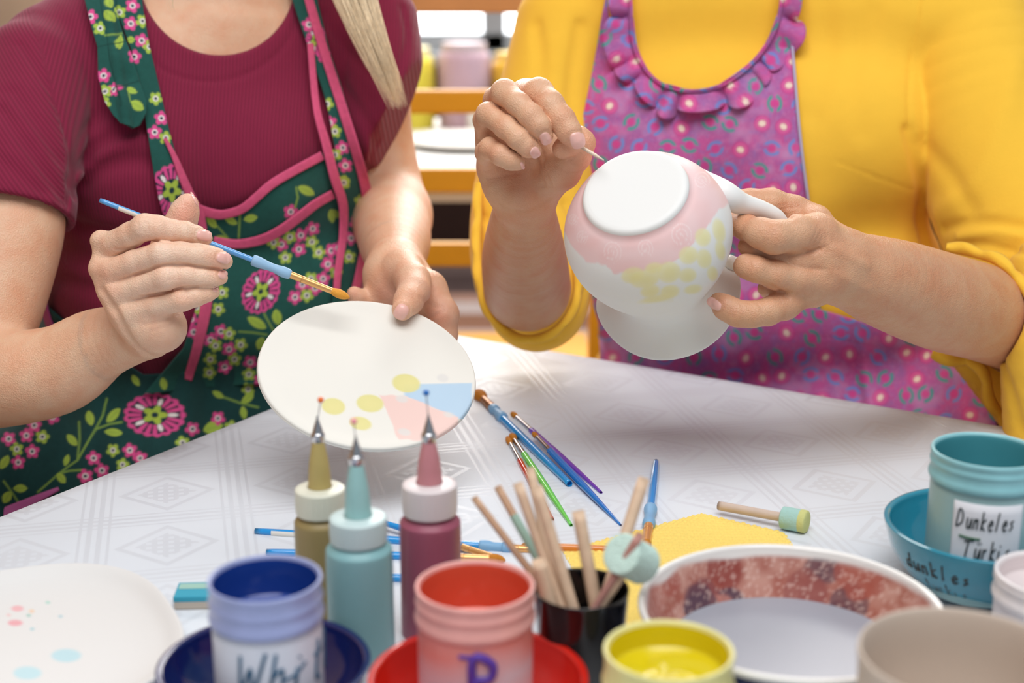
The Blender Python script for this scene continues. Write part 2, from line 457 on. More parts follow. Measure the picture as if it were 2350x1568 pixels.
# ================================================================== ROOM
M_floor = mat('floor_wood', '#8a6a50', rough=.5, noise=.15, nscale=6)
M_wall = mat('wall_plaster', '#d8c4a6', rough=.9, noise=.04, nscale=3)
M_wains = mat('wall_dark_panelling', '#3a2018', rough=.6, noise=.1, nscale=8)
M_frame = mat('window_paint', '#d5d8da', rough=.4)
k = NT('lit_window_glass'); k.b.inputs['Base Color'].default_value = (.9, .95, 1, 1); k.b.inputs['Emission Color'].default_value = (.97, .99, 1, 1); k.b.inputs['Emission Strength'].default_value = 4.0; M_glass = k.m
def structure(o): o['kind'] = 'structure'; return o
structure(box('floor', (0, 2.6, -.05), (7, 9, .1), M_floor, bevel=0))
WY = 5.6
structure(box('wall_back', (0, WY+.06, .37), (7, .12, .74), M_wains, bevel=0))
structure(box('wall_back', (-2.55, WY+.06, 1.67), (1.9, .12, 1.86), M_wall, bevel=0))
structure(box('wall_back', (2.55, WY+.06, 1.67), (1.9, .12, 1.86), M_wall, bevel=0))
structure(box('wall_left_blocker', (-1.75, 2.6, 1.3), (.12, 6.2, 2.6), mat('brown_blocker', '#9a7a5c', rough=.9, noise=.05, nscale=3), bevel=0))  # unseen wall added to cut the ambient light from the left
structure(box('trim_1', (0, WY-.02, .76), (3.4, .2, .04), M_frame, bevel=.006))
win = thing('window_1', None, None, (0, WY, .76)); win['kind'] = 'structure'
for x in (-1.6, -.95, -.07, .65, 1.6): box('window_frame', (x, WY+.05, 1.68), (.09, .08, 1.8), M_frame, win, bevel=.004)
for z in (.81, 2.55): box('window_frame', (0, WY+.05, z), (3.3, .08, .08), M_frame, win, bevel=.004)
for a, b in ((-1.6, -.95), (-.95, -.07), (-.07, .65), (.65, 1.6)):
    box('pane', ((a+b)/2, WY+.08, 1.68), (b-a-.06, .01, 1.7), M_glass, win, bevel=0)
# striped rug on the floor
rug = thing('striped_rug', 'striped woven rug on the floor beyond the yellow chair', 'rug', (.0, 4.6, 0))
yy = 3.9
for i, (w, c) in enumerate([(.22, '#b07850'), (.2, '#c2aca4'), (.2, '#93654c'), (.16, '#d0bdb6'), (.12, '#b98c78'), (.3, '#55403c'), (.2, '#7d6660'), (.25, '#c4b4b0'), (.2, '#a88878')]):
    box('stripe', (-.1, yy+w/2, .006), (1.6, w, .012), mat('rug_'+str(i), c, rough=.95, noise=.1, nscale=60), rug, bevel=0); yy += w
# ------------------------------------------------------------------ far table with crockery
M_ywood = mat('yellow_painted_wood', '#e6a324', rough=.45, noise=.04, nscale=20)
M_owood = mat('orange_stained_wood', '#cf935c', rough=.5, noise=.08, nscale=20)
M_white = mat('white_paint', '#dcdcda', rough=.5)
ft = thing('far_table', 'white table standing behind the yellow ladder back chair', 'table', (-.15, 3.2, 0))
box('tabletop', (-.15, 3.22, .735), (2.4, .85, .03), M_white, ft)
box('apron_rail', (-.15, 2.85, .70), (2.3, .025, .05), M_white, ft)
for sx in (-1, 1):
    for sy in (-1, 1): box('leg', (-.15+sx*1.12, 3.22+sy*.36, .36), (.05, .05, .72), M_white, ft)
def plate(name, label, c, r, m, cat='plate', h=.018, parent=None):
    pr = smooth_prof([(0, .004), (r*.55, .004), (r*.62, .006), (r*.85, h*.8), (r, h), (r*1.01, h-.003), (r*.85, h*.55), (r*.6, 0), (0, 0)], 4)
    return tag(lathe(name, pr, m, None, c, n=56), label, cat)
M_cer = mat('white_ceramic', '#e9e6e0', rough=.3)
plate('plate', 'large pale plate lying on the far white table', (-.09, 3.12, .75), .14, M_cer)
plate('plate', 'turquoise dish on the far white table', (.0, 3.33, .75), .085, mat('turquoise_glaze', '#2b94a6', rough=.2, coat=.5), h=.035)
plate('plate', 'small white plate by the turquoise dish on the far table', (-.42, 3.22, .75), .1, M_cer)
def jar_simple(name, label, cat, c, r, h, m, capm=None):
    t = thing(name, label, cat, c)
    lathe('body', smooth_prof([(0, 0), (r*.92, 0), (r, .006), (r, h*.8), (r*.8, h*.9), (r*.78, h*.92)], 3), m, t, c, n=40)
    lathe('lid', smooth_prof([(r*.84, h*.88), (r*.86, h*.9), (r*.86, h*.98), (r*.8, h), (0, h)], 2), capm or m, t, c, n=40)
    return t
jar_simple('paint_tub', 'yellow tub under the window on the far table', 'tub', (-.262, 3.46, .75), .075, .19, mat('far_yellow', '#d8c640', rough=.4), mat('far_lid', '#e8dda0', rough=.4))
jar_simple('paint_tub', 'mauve tub beside the yellow tub on the far table', 'tub', (-.115, 3.48, .75), .062, .2, mat('far_mauve', '#bfa0ad', rough=.4), mat('far_lid2', '#c9b6bd', rough=.4))
jar_simple('paint_tub', 'golden yellow tub right of the mauve tub', 'tub', (.02, 3.5, .75), .07, .175, mat('far_gold', '#e2b23a', rough=.4), mat('far_lid3', '#e8c765', rough=.4))
jar_simple('cup', 'small white pot in front of the mauve tub', 'pot', (-.075, 3.38, .75), .03, .09, M_cer)
# ------------------------------------------------------------------ yellow ladder back chair
CX, CY = -.08, 2.2
ch = thing('ladder_back_chair', 'yellow painted ladder back chair between the two women', 'chair', (CX, CY, 0))
for sx in (-1, 1):
    box('back_post', (CX+sx*.22, CY, .56), (.035, .035, 1.12), M_ywood, ch)
    box('leg', (CX+sx*.21, CY+.4, .22), (.035, .035, .44), M_ywood, ch)
for yp, hh, mm in ((6, .03, M_owood), (233, .036, M_ywood), (413, .038, M_ywood), (583, .038, M_ywood)):
    box('slat', (CX, CY, TABLE_Z+height_at(yp, CY)), (.42, .018, hh), mm, ch, bevel=.004)
box('seat', (CX, CY+.2, .45), (.44, .42, .03), M_ywood, ch)
for z in (.2, .3): box('stretcher', (CX, CY+.2, z), (.42, .02, .02), M_ywood, ch)
# ================================================================== TABLE
c0 = on_plane(1045, 770)
e1 = on_plane(0, 1187)-c0; e1 /= np.linalg.norm(e1)         # edge the first woman sits at
e2 = on_plane(2350, 1012)-c0; e2 -= e1*np.dot(e1, e2); e2 /= np.linalg.norm(e2)
S1, S2 = 1.75, 1.25
nrm = lambda a, b: c0+e1*a+e2*b
tb = thing('table', 'square wooden table under the white damask tablecloth', 'table', (*nrm(S1/2, S2/2)[:2], 0))
tang = math.atan2(e2[1], e2[0])
M_twood = mat('table_wood', '#9a7450', rough=.5, noise=.1, nscale=12)
ctr = nrm(S1/2, S2/2)
box('tabletop', (ctr[0], ctr[1], TABLE_Z-.0165), (S2-.012, S1-.012, .028), M_twood, tb, rot=tang)
for a in (.08, S1-.08):
    for b in (.08, S2-.08):
        p = nrm(a, b); box('leg', (p[0], p[1], .36), (.055, .055, .715), M_twood, tb, rot=tang)
# tablecloth: top sheet + hanging skirt
k = NT('damask_cloth'); b_ = k.b
tc = k.n('ShaderNodeTexCoord'); mp = k.n('ShaderNodeMapping'); k.lk(tc.outputs['UV'], mp.inputs[0])
mp.inputs['Rotation'].default_value = (0, 0, R(45))
sep = k.n('ShaderNodeSeparateXYZ'); k.lk(mp.outputs[0], sep.inputs[0])
def mth(op, a, b=None, c=None):
    nd = k.n('ShaderNodeMath', operation=op)
    for i, v in enumerate((a, b, c)):
        if v is None: continue
        if isinstance(v, (int, float)): nd.inputs[i].default_value = v
        else: k.lk(v, nd.inputs[i])
    return nd.outputs[0]
def band(src, period, w, off=0.0):      # 1 inside a band |frac-.5| < w
    f = mth('FRACT', mth('MULTIPLY_ADD', src, 1/period, off)); return mth('LESS_THAN', mth('ABSOLUTE', mth('SUBTRACT', f, .5)), w)
X_, Y_ = sep.outputs[0], sep.outputs[1]
wide = mth('MAXIMUM', band(X_, .105, .11), band(Y_, .105, .11))
lines = mth('MAXIMUM', mth('MULTIPLY', band(X_, .105, .11), band(X_, .0075, .25)), mth('MULTIPLY', band(Y_, .105, .11), band(Y_, .0075, .25)))
fx_ = mth('ABSOLUTE', mth('SUBTRACT', mth('FRACT', mth('MULTIPLY', X_, 1/.105)), 0)); fy_ = mth('FRACT', mth('MULTIPLY', Y_, 1/.105))
ring = mth('ADD', mth('ABSOLUTE', mth('SUBTRACT', mth('FRACT', mth('MULTIPLY_ADD', X_, 1/.105, .5)), .5)), mth('ABSOLUTE', mth('SUBTRACT', mth('FRACT', mth('MULTIPLY_ADD', Y_, 1/.105, .5)), .5)))
diamond = mth('MULTIPLY', mth('LESS_THAN', ring, .22), mth('MAXIMUM', band(X_, .008, .25), band(Y_, .008, .25)))
diamond2 = mth('MULTIPLY', mth('GREATER_THAN', ring, .30), mth('LESS_THAN', ring, .36))
pat = mth('MAXIMUM', mth('MAXIMUM', lines, diamond), diamond2)
nz = k.n('ShaderNodeTexNoise', Scale=9.0, Detail=3.0); k.lk(tc.outputs['UV'], nz.inputs['Vector'])
pat2 = mth('MULTIPLY', pat, mth('MULTIPLY_ADD', nz.outputs['Fac'], 1.2, -.05))
mx = k.n('ShaderNodeMix', data_type='RGBA'); k.lk(pat2, mx.inputs['Factor'])
mx.inputs['A'].default_value = (*lin('#dce2e9'), 1); mx.inputs['B'].default_value = (*lin('#d1d6dd'), 1)
k.lk(mx.outputs['Result'], b_.inputs['Base Color'])
mr = mth('MULTIPLY_ADD', pat, -.16, .56); k.lk(mr, b_.inputs['Roughness']); b_.inputs['Specular IOR Level'].default_value = .35
wv = k.n('ShaderNodeTexWave', Scale=420.0); k.lk(tc.outputs['UV'], wv.inputs['Vector'])
hsum = mth('ADD', mth('MULTIPLY', pat, .5), mth('MULTIPLY', wv.outputs['Fac'], .25))
bp = k.n('ShaderNodeBump', Strength=.25, Distance=.0004); k.lk(hsum, bp.inputs['Height']); k.lk(bp.outputs[0], b_.inputs['Normal'])
M_cloth = k.m
def cloth_mesh():
    drop = .16; st = .0125
    A = np.arange(-drop, S1+drop+1e-6, st); B = np.arange(-drop, S2+drop+1e-6, st)
    a, b = np.meshgrid(A, B, indexing='ij')
    ac = np.clip(a, 0, S1); bc = np.clip(b, 0, S2); oa = a-ac; ob = b-bc
    over = np.hypot(oa, ob); h = np.minimum(over, drop)
    r = .006; arc = np.clip(over/r, 0, math.pi/2); out = r*np.sin(arc); dz = -r*(1-np.cos(arc))-np.maximum(over-r*math.pi/2, 0)
    ux = np.where(over > 0, oa/np.maximum(over, 1e-9), 0); uy = np.where(over > 0, ob/np.maximum(over, 1e-9), 0)
    fold = .010*np.sin((a+b)*24)*np.clip(over/.1, 0, 1)**1.3
    P = c0+(ac+ux*(out+np.abs(fold)))[..., None]*e1+(bc+uy*(out+np.abs(fold)))[..., None]*e2
    P[..., 2] = TABLE_Z+dz+.0003*np.sin(a*31+b*13)*(over == 0)*0
    return P.reshape(-1, 3), grid_faces(len(B), len(A)), np.stack([a.ravel(), b.ravel()], 1)
V, F, UVc = cloth_mesh()
o = mesh_obj('tablecloth', V, F, M_cloth, uv=UVc); tag(o, 'white damask tablecloth covering the table', 'tablecloth')
o.modifiers.new('t', 'SOLIDIFY').thickness = .001; o.modifiers[0].offset = -1
# ================================================================== PEOPLE
def skin_mat(name, blotch):
    k = NT(name); b = k.b; a = k.n('ShaderNodeVertexColor'); a.layer_name = 'Col'
    tc = k.n('ShaderNodeTexCoord'); nz = k.n('ShaderNodeTexNoise', Scale=55.0, Detail=3.0); k.lk(tc.outputs['Object'], nz.inputs['Vector'])
    mx = k.n('ShaderNodeMix', data_type='RGBA', blend_type='MULTIPLY'); k.lk(a.outputs['Color'], mx.inputs['A'])
    rp_ = k.n('ShaderNodeMapRange'); rp_.inputs['From Min'].default_value = .35; rp_.inputs['From Max'].default_value = .7; k.lk(nz.outputs['Fac'], rp_.inputs['Value'])
    k.lk(rp_.outputs[0], mx.inputs['Factor']); mx.inputs['B'].default_value = (*lin(blotch), 1); k.lk(mx.outputs['Result'], b.inputs['Base Color'])
    b.inputs['Roughness'].default_value = .43; b.inputs['Specular IOR Level'].default_value = .42
    b.inputs['Subsurface Weight'].default_value = .16; b.inputs['Subsurface Radius'].default_value = (1, .35, .18); b.inputs['Subsurface Scale'].default_value = .004
    vo = k.n('ShaderNodeTexVoronoi', Scale=900.0); k.lk(tc.outputs['Object'], vo.inputs['Vector'])
    n2 = k.n('ShaderNodeTexNoise', Scale=260.0, Detail=4.0); k.lk(tc.outputs['Object'], n2.inputs['Vector'])
    ad = k.n('ShaderNodeMath', operation='MULTIPLY_ADD'); k.lk(n2.outputs['Fac'], ad.inputs[0]); ad.inputs[1].default_value = 1.2; k.lk(vo.outputs['Distance'], ad.inputs[2])
    bp = k.n('ShaderNodeBump', Strength=.45, Distance=.0007); k.lk(ad.outputs[0], bp.inputs['Height']); k.lk(bp.outputs[0], b.inputs['Normal'])
    return k.m
M_skin = skin_mat('skin', '#fbe9e2')
M_nail = mat('fingernail', '#f0bcb0', rough=.2, spec=.6, sss=.2, sssr=(1, .4, .3), sss_scale=.002)
def cloth_mat(name, col, rib=0.0, ribscale=0, weave=700, sheen=.2, attr=False, noise=.06, nsc=60, bstr=.3):
    k = NT(name); b = k.b; tc = k.n('ShaderNodeTexCoord'); b.inputs['Roughness'].default_value = .85; b.inputs['Specular IOR Level'].default_value = .2
    b.inputs['Sheen Weight'].default_value = sheen
    if attr: a = k.n('ShaderNodeVertexColor'); a.layer_name = 'Col'; src = a.outputs['Color']
    nz = k.n('ShaderNodeTexNoise', Scale=nsc, Detail=5.0); k.lk(tc.outputs['Object'], nz.inputs['Vector'])
    mr = k.n('ShaderNodeMapRange'); mr.inputs['To Min'].default_value = 1-noise; mr.inputs['To Max'].default_value = 1+noise; k.lk(nz.outputs['Fac'], mr.inputs['Value'])
    vm = k.n('ShaderNodeVectorMath', operation='SCALE'); k.lk(mr.outputs[0], vm.inputs['Scale'])
    if attr: k.lk(src, vm.inputs[0])
    else: vm.inputs[0].default_value = lin(col)
    h = k.n('ShaderNodeTexNoise', Scale=float(weave), Detail=2.0); k.lk(tc.outputs['Object'], h.inputs['Vector']); height = h.outputs['Fac']; colout = vm.outputs[0]
    if rib:
        uvn = k.n('ShaderNodeUVMap'); sp = k.n('ShaderNodeSeparateXYZ'); k.lk(uvn.outputs[0], sp.inputs[0])
        m1 = k.n('ShaderNodeMath', operation='MULTIPLY'); m1.inputs[1].default_value = ribscale; k.lk(sp.outputs[0], m1.inputs[0])
        m2 = k.n('ShaderNodeMath', operation='SINE'); k.lk(m1.outputs[0], m2.inputs[0])
        ad = k.n('ShaderNodeMath', operation='MULTIPLY_ADD'); k.lk(m2.outputs[0], ad.inputs[0]); ad.inputs[1].default_value = rib; k.lk(height, ad.inputs[2]); height = ad.outputs[0]
        m3 = k.n('ShaderNodeMapRange'); m3.inputs['From Min'].default_value = -1; m3.inputs['To Min'].default_value = .80; m3.inputs['To Max'].default_value = 1.06; k.lk(m2.outputs[0], m3.inputs['Value'])
        v2 = k.n('ShaderNodeVectorMath', operation='SCALE'); k.lk(colout, v2.inputs[0]); k.lk(m3.outputs[0], v2.inputs['Scale']); colout = v2.outputs[0]
    k.lk(colout, b.inputs['Base Color'])
    bp = k.n('ShaderNodeBump', Strength=bstr, Distance=.0008); k.lk(height, bp.inputs['Height']); k.lk(bp.outputs[0], b.inputs['Normal'])
    return k.m
def merge_meshes(L):
    V = np.concatenate([v for v, f in L]); F = []; o = 0
    for v, f in L: F.append(f+o); o += len(v)
    return V, np.concatenate(F)
def tint(V, base, spots, creases=()):
    C = np.tile(linA(base), (len(V), 1))
    for pts, w, amp in creases:          # crease shade painted into the skin colour, darker and a little redder
        if w > .002 or amp <= 0: continue
        m = np.all((V > pts.min(0)-4*w) & (V < pts.max(0)+4*w), 1)
        if not m.any(): continue
        Q = V[m]; dd = np.full(len(Q), 1e9)
        for a, b in zip(pts[:-1], pts[1:]):
            ba = b-a; pa = Q-a; h = np.clip((pa@ba)/max(ba@ba, 1e-12), 0, 1); dd = np.minimum(dd, ((pa-h[:, None]*ba)**2).sum(1))
        k_ = .26*np.exp(-dd/(1.3*w)**2)[:, None]; C[m] = C[m]*(1-k_)+linA('#b06a52')*k_
    for x, y, D, r, col, a in spots:
        c = px(x, y, D); rr = r*D/FPX; w = np.exp(-((V-c)**2).sum(1)/(rr*rr))[:, None]*a; C = C*(1-w)+linA(col)*w
    return C
def nail(f, cx, cy, L, W, ang, start, parent, tip='', dome=.0007, col=None, lift=.0005, tipc=True):
    a = R(ang); d = np.array([math.cos(a), math.sin(a)]); p = np.array([-d[1], d[0]])
    pts = []; nr, ns = 7, 28
    for i in range(nr):
        r = i/(nr-1)
        for j in range(ns):
            t = 2*math.pi*j/ns; c_, s_ = math.cos(t), math.sin(t)
            u = np.sign(c_)*abs(c_)**.75*r; v = np.sign(s_)*abs(s_)**.75*r
            pts.append((u, v, r))
    A = np.array(pts); XY = np.array([cx, cy])+A[:, :1]*d*L/2+A[:, 1:2]*p*W/2
    D = trace(f, XY[:, 0], XY[:, 1], 0, start=start-.03, steps=40)
    D = np.clip(D, np.median(D)-.004, np.median(D)+.0035)
    D -= lift*np.clip((1-A[:, 2])*4, 0, 1)+dome*(1-A[:, 2]**2)
    D[A[:, 2] == 1] += .0003
    C = np.stack([(XY[:, 0]-1175)/FPX*D, -(XY[:, 1]-784)/FPX*D, D], 1)
    F = []
    for i in range(nr-1):
        for j in range(ns): F.append((i*ns+j, (i+1)*ns+j, (i+1)*ns+(j+1) % ns, i*ns+(j+1) % ns))
    return mesh_obj('fingernail', cam2w(C), np.array(F), M_nail, parent)
def nail_grooves(f, specs, start, w=.0008, amp=.0006):
    out = []
    for cx, cy, L, W, ang in specs:
        a = R(ang); d = np.array([math.cos(a), math.sin(a)]); p = np.array([-d[1], d[0]]); pts = []
        for t in np.linspace(R(75), R(285), 11):
            c_, s_ = math.cos(t), math.sin(t); u = np.sign(c_)*abs(c_)**.75*1.12; v = np.sign(s_)*abs(s_)**.75*1.12
            pts.append(np.array([cx, cy])+d*u*L/2+p*v*W/2)
        Pp = np.array(pts); D = trace(f, Pp[:, 0], Pp[:, 1], 0, start=start-.03, steps=40)
        out.append((np.stack([(Pp[:, 0]-1175)/FPX*D, -(Pp[:, 1]-784)/FPX*D, D], 1), w, amp))
    return out
def head_nodes(c, fwd, up, s=1.0):
    f = np.array(fwd, float); f /= np.linalg.norm(f); u = np.array(up, float); u -= f*np.dot(u, f); u /= np.linalg.norm(u); r = np.cross(u, f)
    P = lambda a, b, g: c+s*(a*r+b*u+g*f)
    Mx = np.stack([r, u, f], 1)
    skull = Ell(P(0, .03, -.015), np.array([.074, .09, .092])*s, Mx); face = Ell(P(0, -.02, .02), np.array([.062, .09, .068])*s, Mx)
    jaw = Cap(P(-.03, -.085, .03), P(.03, -.085, .03), .026*s, .026*s); chin = Cap(P(0, -.1, .055), P(0, -.095, .05), .017*s, .018*s)
    nose = U(.008, Cap(P(0, .005, .088), P(0, -.03, .103), .006*s, .010*s), Cap(P(-.011, -.034, .093), P(.011, -.034, .093), .007*s, .007*s))
    brow = U(.01, Cap(P(-.045, .022, .072), P(-.012, .018, .086), .008*s, .008*s), Cap(P(.045, .022, .072), P(.012, .018, .086), .008*s, .008*s))
    lips = U(.002, Cap(P(-.018, -.060, .082), P(.018, -.060, .082), .005*s, .005*s), Cap(P(-.015, -.070, .082), P(.015, -.070, .082), .006*s, .006*s))
    h = U(.02, skull, face, jaw, chin); h = U(.012, h, brow, nose); h = U(.004, h, lips)
    for sx in (-1, 1): h = Sub(h, Ell(P(sx*.032, .002, .096), np.array([.017, .011, .014])*s, Mx), .012)
    for sx in (-1, 1): h = U(.006, h, Ell(P(sx*.076, -.01, -.01), np.array([.007, .03, .018])*s, Mx))
    return h, P, Mx
def eyes(P, parent, s=1.0, col='#5a7a8a'):
    for sx in (-1, 1):
        c = cam2w(P(sx*.032, .0015, .078)); d = cam2w(P(sx*.032, -.003, .1))-c
        o = lathe('eye', smooth_prof([(0, -.012), (.008, -.009), (.012, 0), (.0095, .0075), (.0055, .0107)], 4), mat('eye_white', '#e8e4e0', rough=.15), parent, c, d, n=24)
        lathe('iris', smooth_prof([(.0056, .0106), (.004, .0115), (.002, .0120), (0, .0121)], 3), mat('iris', col, rough=.1), o, c, d, n=24) if False else None
        lathe('iris', smooth_prof([(.0057, .0107), (.004, .0116), (0, .0122)], 3), mat('iris', col, rough=.1), parent, c, d, n=24)
BODY_H = .0040
# ------------------------------------------------------------------ woman 1 (maroon shirt)
handA_f = [
 [(262, 560, 1.113, 31), (300, 540, 1.103, 29), (333, 522, 1.094, 30.5), (362, 524, 1.095, 29), (395, 530, 1.098, 25), (425, 533, 1.101, 24), (452, 540, 1.105, 20.5), (470, 547, 1.108, 17.5)],
 [(262, 622, 1.110, 30), (310, 603, 1.102, 29), (372, 583, 1.091, 29.5), (415, 582, 1.092, 26.5), (455, 586, 1.095, 26), (480, 590, 1.097, 25), (500, 595, 1.100, 23), (515, 600, 1.104, 19)],
 [(275, 672, 1.110, 28), (325, 655, 1.104, 28), (382, 636, 1.093, 30), (430, 633, 1.095, 26), (465, 636, 1.098, 23.5), (488, 638, 1.100, 21), (507, 638, 1.104, 15.5)],
 [(300, 715, 1.112, 28), (360, 700, 1.106, 27), (418, 688, 1.098, 26), (450, 681, 1.100, 22), (475, 675, 1.103, 17.5), (490, 672, 1.106, 14)],
]
thumbA = [(345, 640, 1.150, 40), (392, 560, 1.146, 38), (412, 520, 1.143, 35), (424, 486, 1.140, 30), (431, 467, 1.138, 22.5)]
palmA = [
 [(232, 553, 1.118, 25), (268, 620, 1.128, 34), (330, 730, 1.135, 46)],
 [(231, 618, 1.116, 27), (275, 670, 1.125, 38), (335, 745, 1.132, 48)],
 [(258, 668, 1.115, 26), (300, 720, 1.122, 36), (345, 760, 1.13, 46)],
 [(290, 712, 1.117, 26), (335, 745, 1.122, 38), (372, 762, 1.126, 40)],
 [(352, 700, 1.130, 50), (378, 748, 1.122, 48)],
 [(345, 640, 1.150, 40), (365, 720, 1.145, 46)],
]
foreA = [(345, 772, 1.148, 52), (300, 772, 1.163, 66), (225, 792, 1.175, 84), (140, 846, 1.185, 101), (40, 868, 1.19, 108), (-75, 880, 1.20, 110)]
armA = [(-75, 872, 1.20, 104), (-32, 760, 1.22, 106), (-2, 650, 1.235, 114), (28, 520, 1.252, 116), (40, 400, 1.280, 108), (85, 230, 1.34, 100)]
hA = U(.006, U(.0010, *[chain(c, .003) for c in handA_f]), U(.012, *[chain(c, .008) for c in palmA]))
hA = U(.003, hA, chain(thumbA, .006))
fore1 = U(.012, *[chain(c, .008) for c in palmA], chain(foreA, .02), chain(armA, .02))
grA = [gline([(352, 505, 1.07), (350, 530, 1.07)], .0010, .00025, 1.07)]
def wr(x, y, D, n=3, L=22, dx=7, ang=90, amp=.00062, w=.00085):      # little knuckle creases across a finger
    out = []
    for i in range(n):
        cx = x+(i-(n-1)/2)*dx*math.cos(R(ang-90)); cy = y+(i-(n-1)/2)*dx*math.sin(R(ang-90)); a = R(ang+random.uniform(-14, 14)); l = L*random.uniform(.6, 1)/2
        out.append(gline([(cx-math.cos(a)*l, cy-math.sin(a)*l), (cx+2, cy), (cx+math.cos(a)*l, cy+math.sin(a)*l)], w, amp, D))
    return out
grA = wr(328, 522, 1.067, 4, 30, 7, 92)+wr(426, 528, 1.080, 3, 22, 6, 92, .0002)+wr(375, 572, 1.065, 4, 34, 7, 97)+wr(476, 586, 1.073, 3, 26, 6, 92, .0002)
grA += wr(395, 632, 1.066, 4, 32, 7, 90)+wr(485, 632, 1.081, 2, 22, 6, 90, .0002)+wr(423, 676, 1.075, 3, 26, 7, 88)
grA += [gline([(330, 745), (372, 737), (408, 722)], .0012, .0004, 1.108), gline([(345, 760), (385, 748), (400, 735)], .0012, .0003, 1.107)]
grA += [gline([(266, 573, 1.085), (300, 570, 1.08), (348, 554, 1.07), (385, 555, 1.07), (420, 560, 1.075), (462, 564, 1.085)], .0013, .0022, 1.08),
 gline([(310, 631, 1.085), (340, 622, 1.078), (369, 610, 1.07), (409, 606, 1.07), (450, 611, 1.075), (500, 618, 1.085)], .0013, .0022, 1.08), gline([(325, 681, 1.085), (369, 675, 1.078), (414, 661, 1.075), (460, 658, 1.078), (500, 657, 1.085)], .0013, .0022, 1.08)]
grA += [gline([(232, 668), (262, 712), (284, 755), (306, 790), (338, 818)], .0035, .0035, 1.12)]
# left arm and hand under the plate
foreB = [(896, 495, 1.480, 90), (905, 550, 1.405, 84), (908, 600, 1.325, 66), (918, 650, 1.265, 56)]
armB = [(852, 80, 1.495, 84), (868, 300, 1.510, 78), (888, 440, 1.500, 84), (896, 495, 1.480, 90)]
handB_f = [
 [(985, 660, 1.245, 38), (1018, 722, 1.232, 33), (1020, 770, 1.235, 28), (985, 815, 1.225, 26), (950, 822, 1.218, 22)],
 [(975, 680, 1.262, 36), (990, 740, 1.262, 30), (950, 770, 1.258, 26), (905, 775, 1.248, 22)],
 [(950, 690, 1.272, 34), (930, 735, 1.280, 28), (880, 740, 1.272, 24), (845, 735, 1.262, 20)],
 [(905, 690, 1.270, 30), (870, 700, 1.272, 27), (835, 692, 1.262, 20), (818, 680, 1.255, 17), (811, 672, 1.252, 13)],
]
thumbB = [(925, 618, 1.255, 46), (948, 645, 1.222, 36), (950, 668, 1.205, 33), (938, 690, 1.190, 29), (924, 711, 1.176, 25)]
palmB = [[(905, 610, 1.29, 60), (950, 650, 1.262, 50), (985, 668, 1.25, 38)], [(895, 640, 1.27, 52), (930, 680, 1.265, 48), (975, 700, 1.262, 34)], [(882, 632, 1.275, 38), (880, 690, 1.275, 34)]]
hB = U(.008, U(.0015, *[chain(c, .006) for c in handB_f]), U(.015, *[chain(c, .012) for c in palmB]))
hB = U(.0035, hB, chain(thumbB, .009))
fore2 = U(.014, *[chain(c, .012) for c in palmB], chain(foreB, .02), chain(armB, .02))
grB = wr(942, 676, 1.185, 3, 22, 6, 20, .0002)+[gline([(966, 684, 1.21), (985, 700, 1.20), (1015, 705, 1.20)], .0025, .0010, 1.2), gline([(962, 722, 1.2), (990, 728, 1.2), (1018, 712, 1.2)], .0016, .0008, 1.2)]
# torso
t1_sh = [chain([(130, 165, 1.35, 128), (480, 120, 1.43, 150), (830, 125, 1.48, 112)], .03), chain([(135, 130, 1.37, 112), (500, -60, 1.46, 125), (835, 90, 1.49, 100)], .03)]
t1 = U(.035, *t1_sh, chain([(270, 330, 1.405, 230), (660, 330, 1.485, 218)]), chain([(330, 650, 1.44, 218), (625, 640, 1.50, 214)]), chain([(320, 900, 1.52, 235), (620, 900, 1.57, 230)]))
t1 = U(.03, t1, chain([(325, 400, 1.375, 150), (325, 420, 1.375, 150)]), chain([(590, 400, 1.42, 145), (590, 420, 1.42, 145)]))
lap1 = U(.03, chain([(40, 1190, 1.40, 215), (330, 1130, 1.49, 235), (560, 1090, 1.60, 220)], .03), chain([(330, 900, 1.52, 240), (330, 1100, 1.52, 230)]))
neck1 = chain([(500, 60, 1.44, 165), (500, -120, 1.43, 110), (500, -330, 1.37, 105)], .03)
hd1, HP1, HM1 = head_nodes(px(500, -520, 1.33), (.12, -.62, -.78), (.0, .80, -.55))
body1_core = U(.02, Off(t1, -.006), neck1, hd1)
body1 = U(.02, body1_core, fore1, fore2)
body1_hand = U(.010, U(.02, hA, chain(foreA, .02)), fore2) if False else None
NA = [(468, 541, 37, 27, 9), (513, 592, 34, 27, 12), (511, 630, 22, 22, 24)]; NB = [(921, 715, 38, 33, 122)]
baseA = U(.012, hA, chain(foreA, .02)); baseB = U(.014, hB, chain(foreB, .02)); grA = onsurf(baseA, grA); grB = onsurf(baseB, grB)
grA += nail_grooves(hA, NA, 1.10); grB += nail_grooves(hB, NB, 1.17)
SA = Groove(U(.012, hA, chain(foreA, .02)), grA)
SB = Groove(U(.014, hB, chain(foreB, .02)), grB)
def cap_plane(a, b, t):                 # plane between two (px,py,D) points at fraction t
    A, B = px(*a[:3]), px(*b[:3]); return A+(B-A)*t, (B-A)/np.linalg.norm(B-A)
def person_body(name, parent, parts, base, spots, extra=()):
    L = []
    for f, lo, hi, h, clip in parts: L.append(surfnet(f, lo, hi, h, clip=clip))
    V, F = merge_meshes(L); C = tint(V, base, spots, extra)
    return mesh_obj(name, cam2w(V), F, M_skin, parent, colors=C)
def side(o, n): return lambda V: (V-o)@n > -.003
def minus_hands(*items):                # the coarse body keeps everything except the finely meshed hands
    def clip(V):
        keep = np.ones(len(V), bool)
        for o_, n_, lo_, hi_ in items: keep &= ~(np.all((V > lo_) & (V < hi_), 1) & ((V-o_)@n_ > .003))
        return keep
    return clip
def both(a, b): return lambda V: a(V) & b(V)
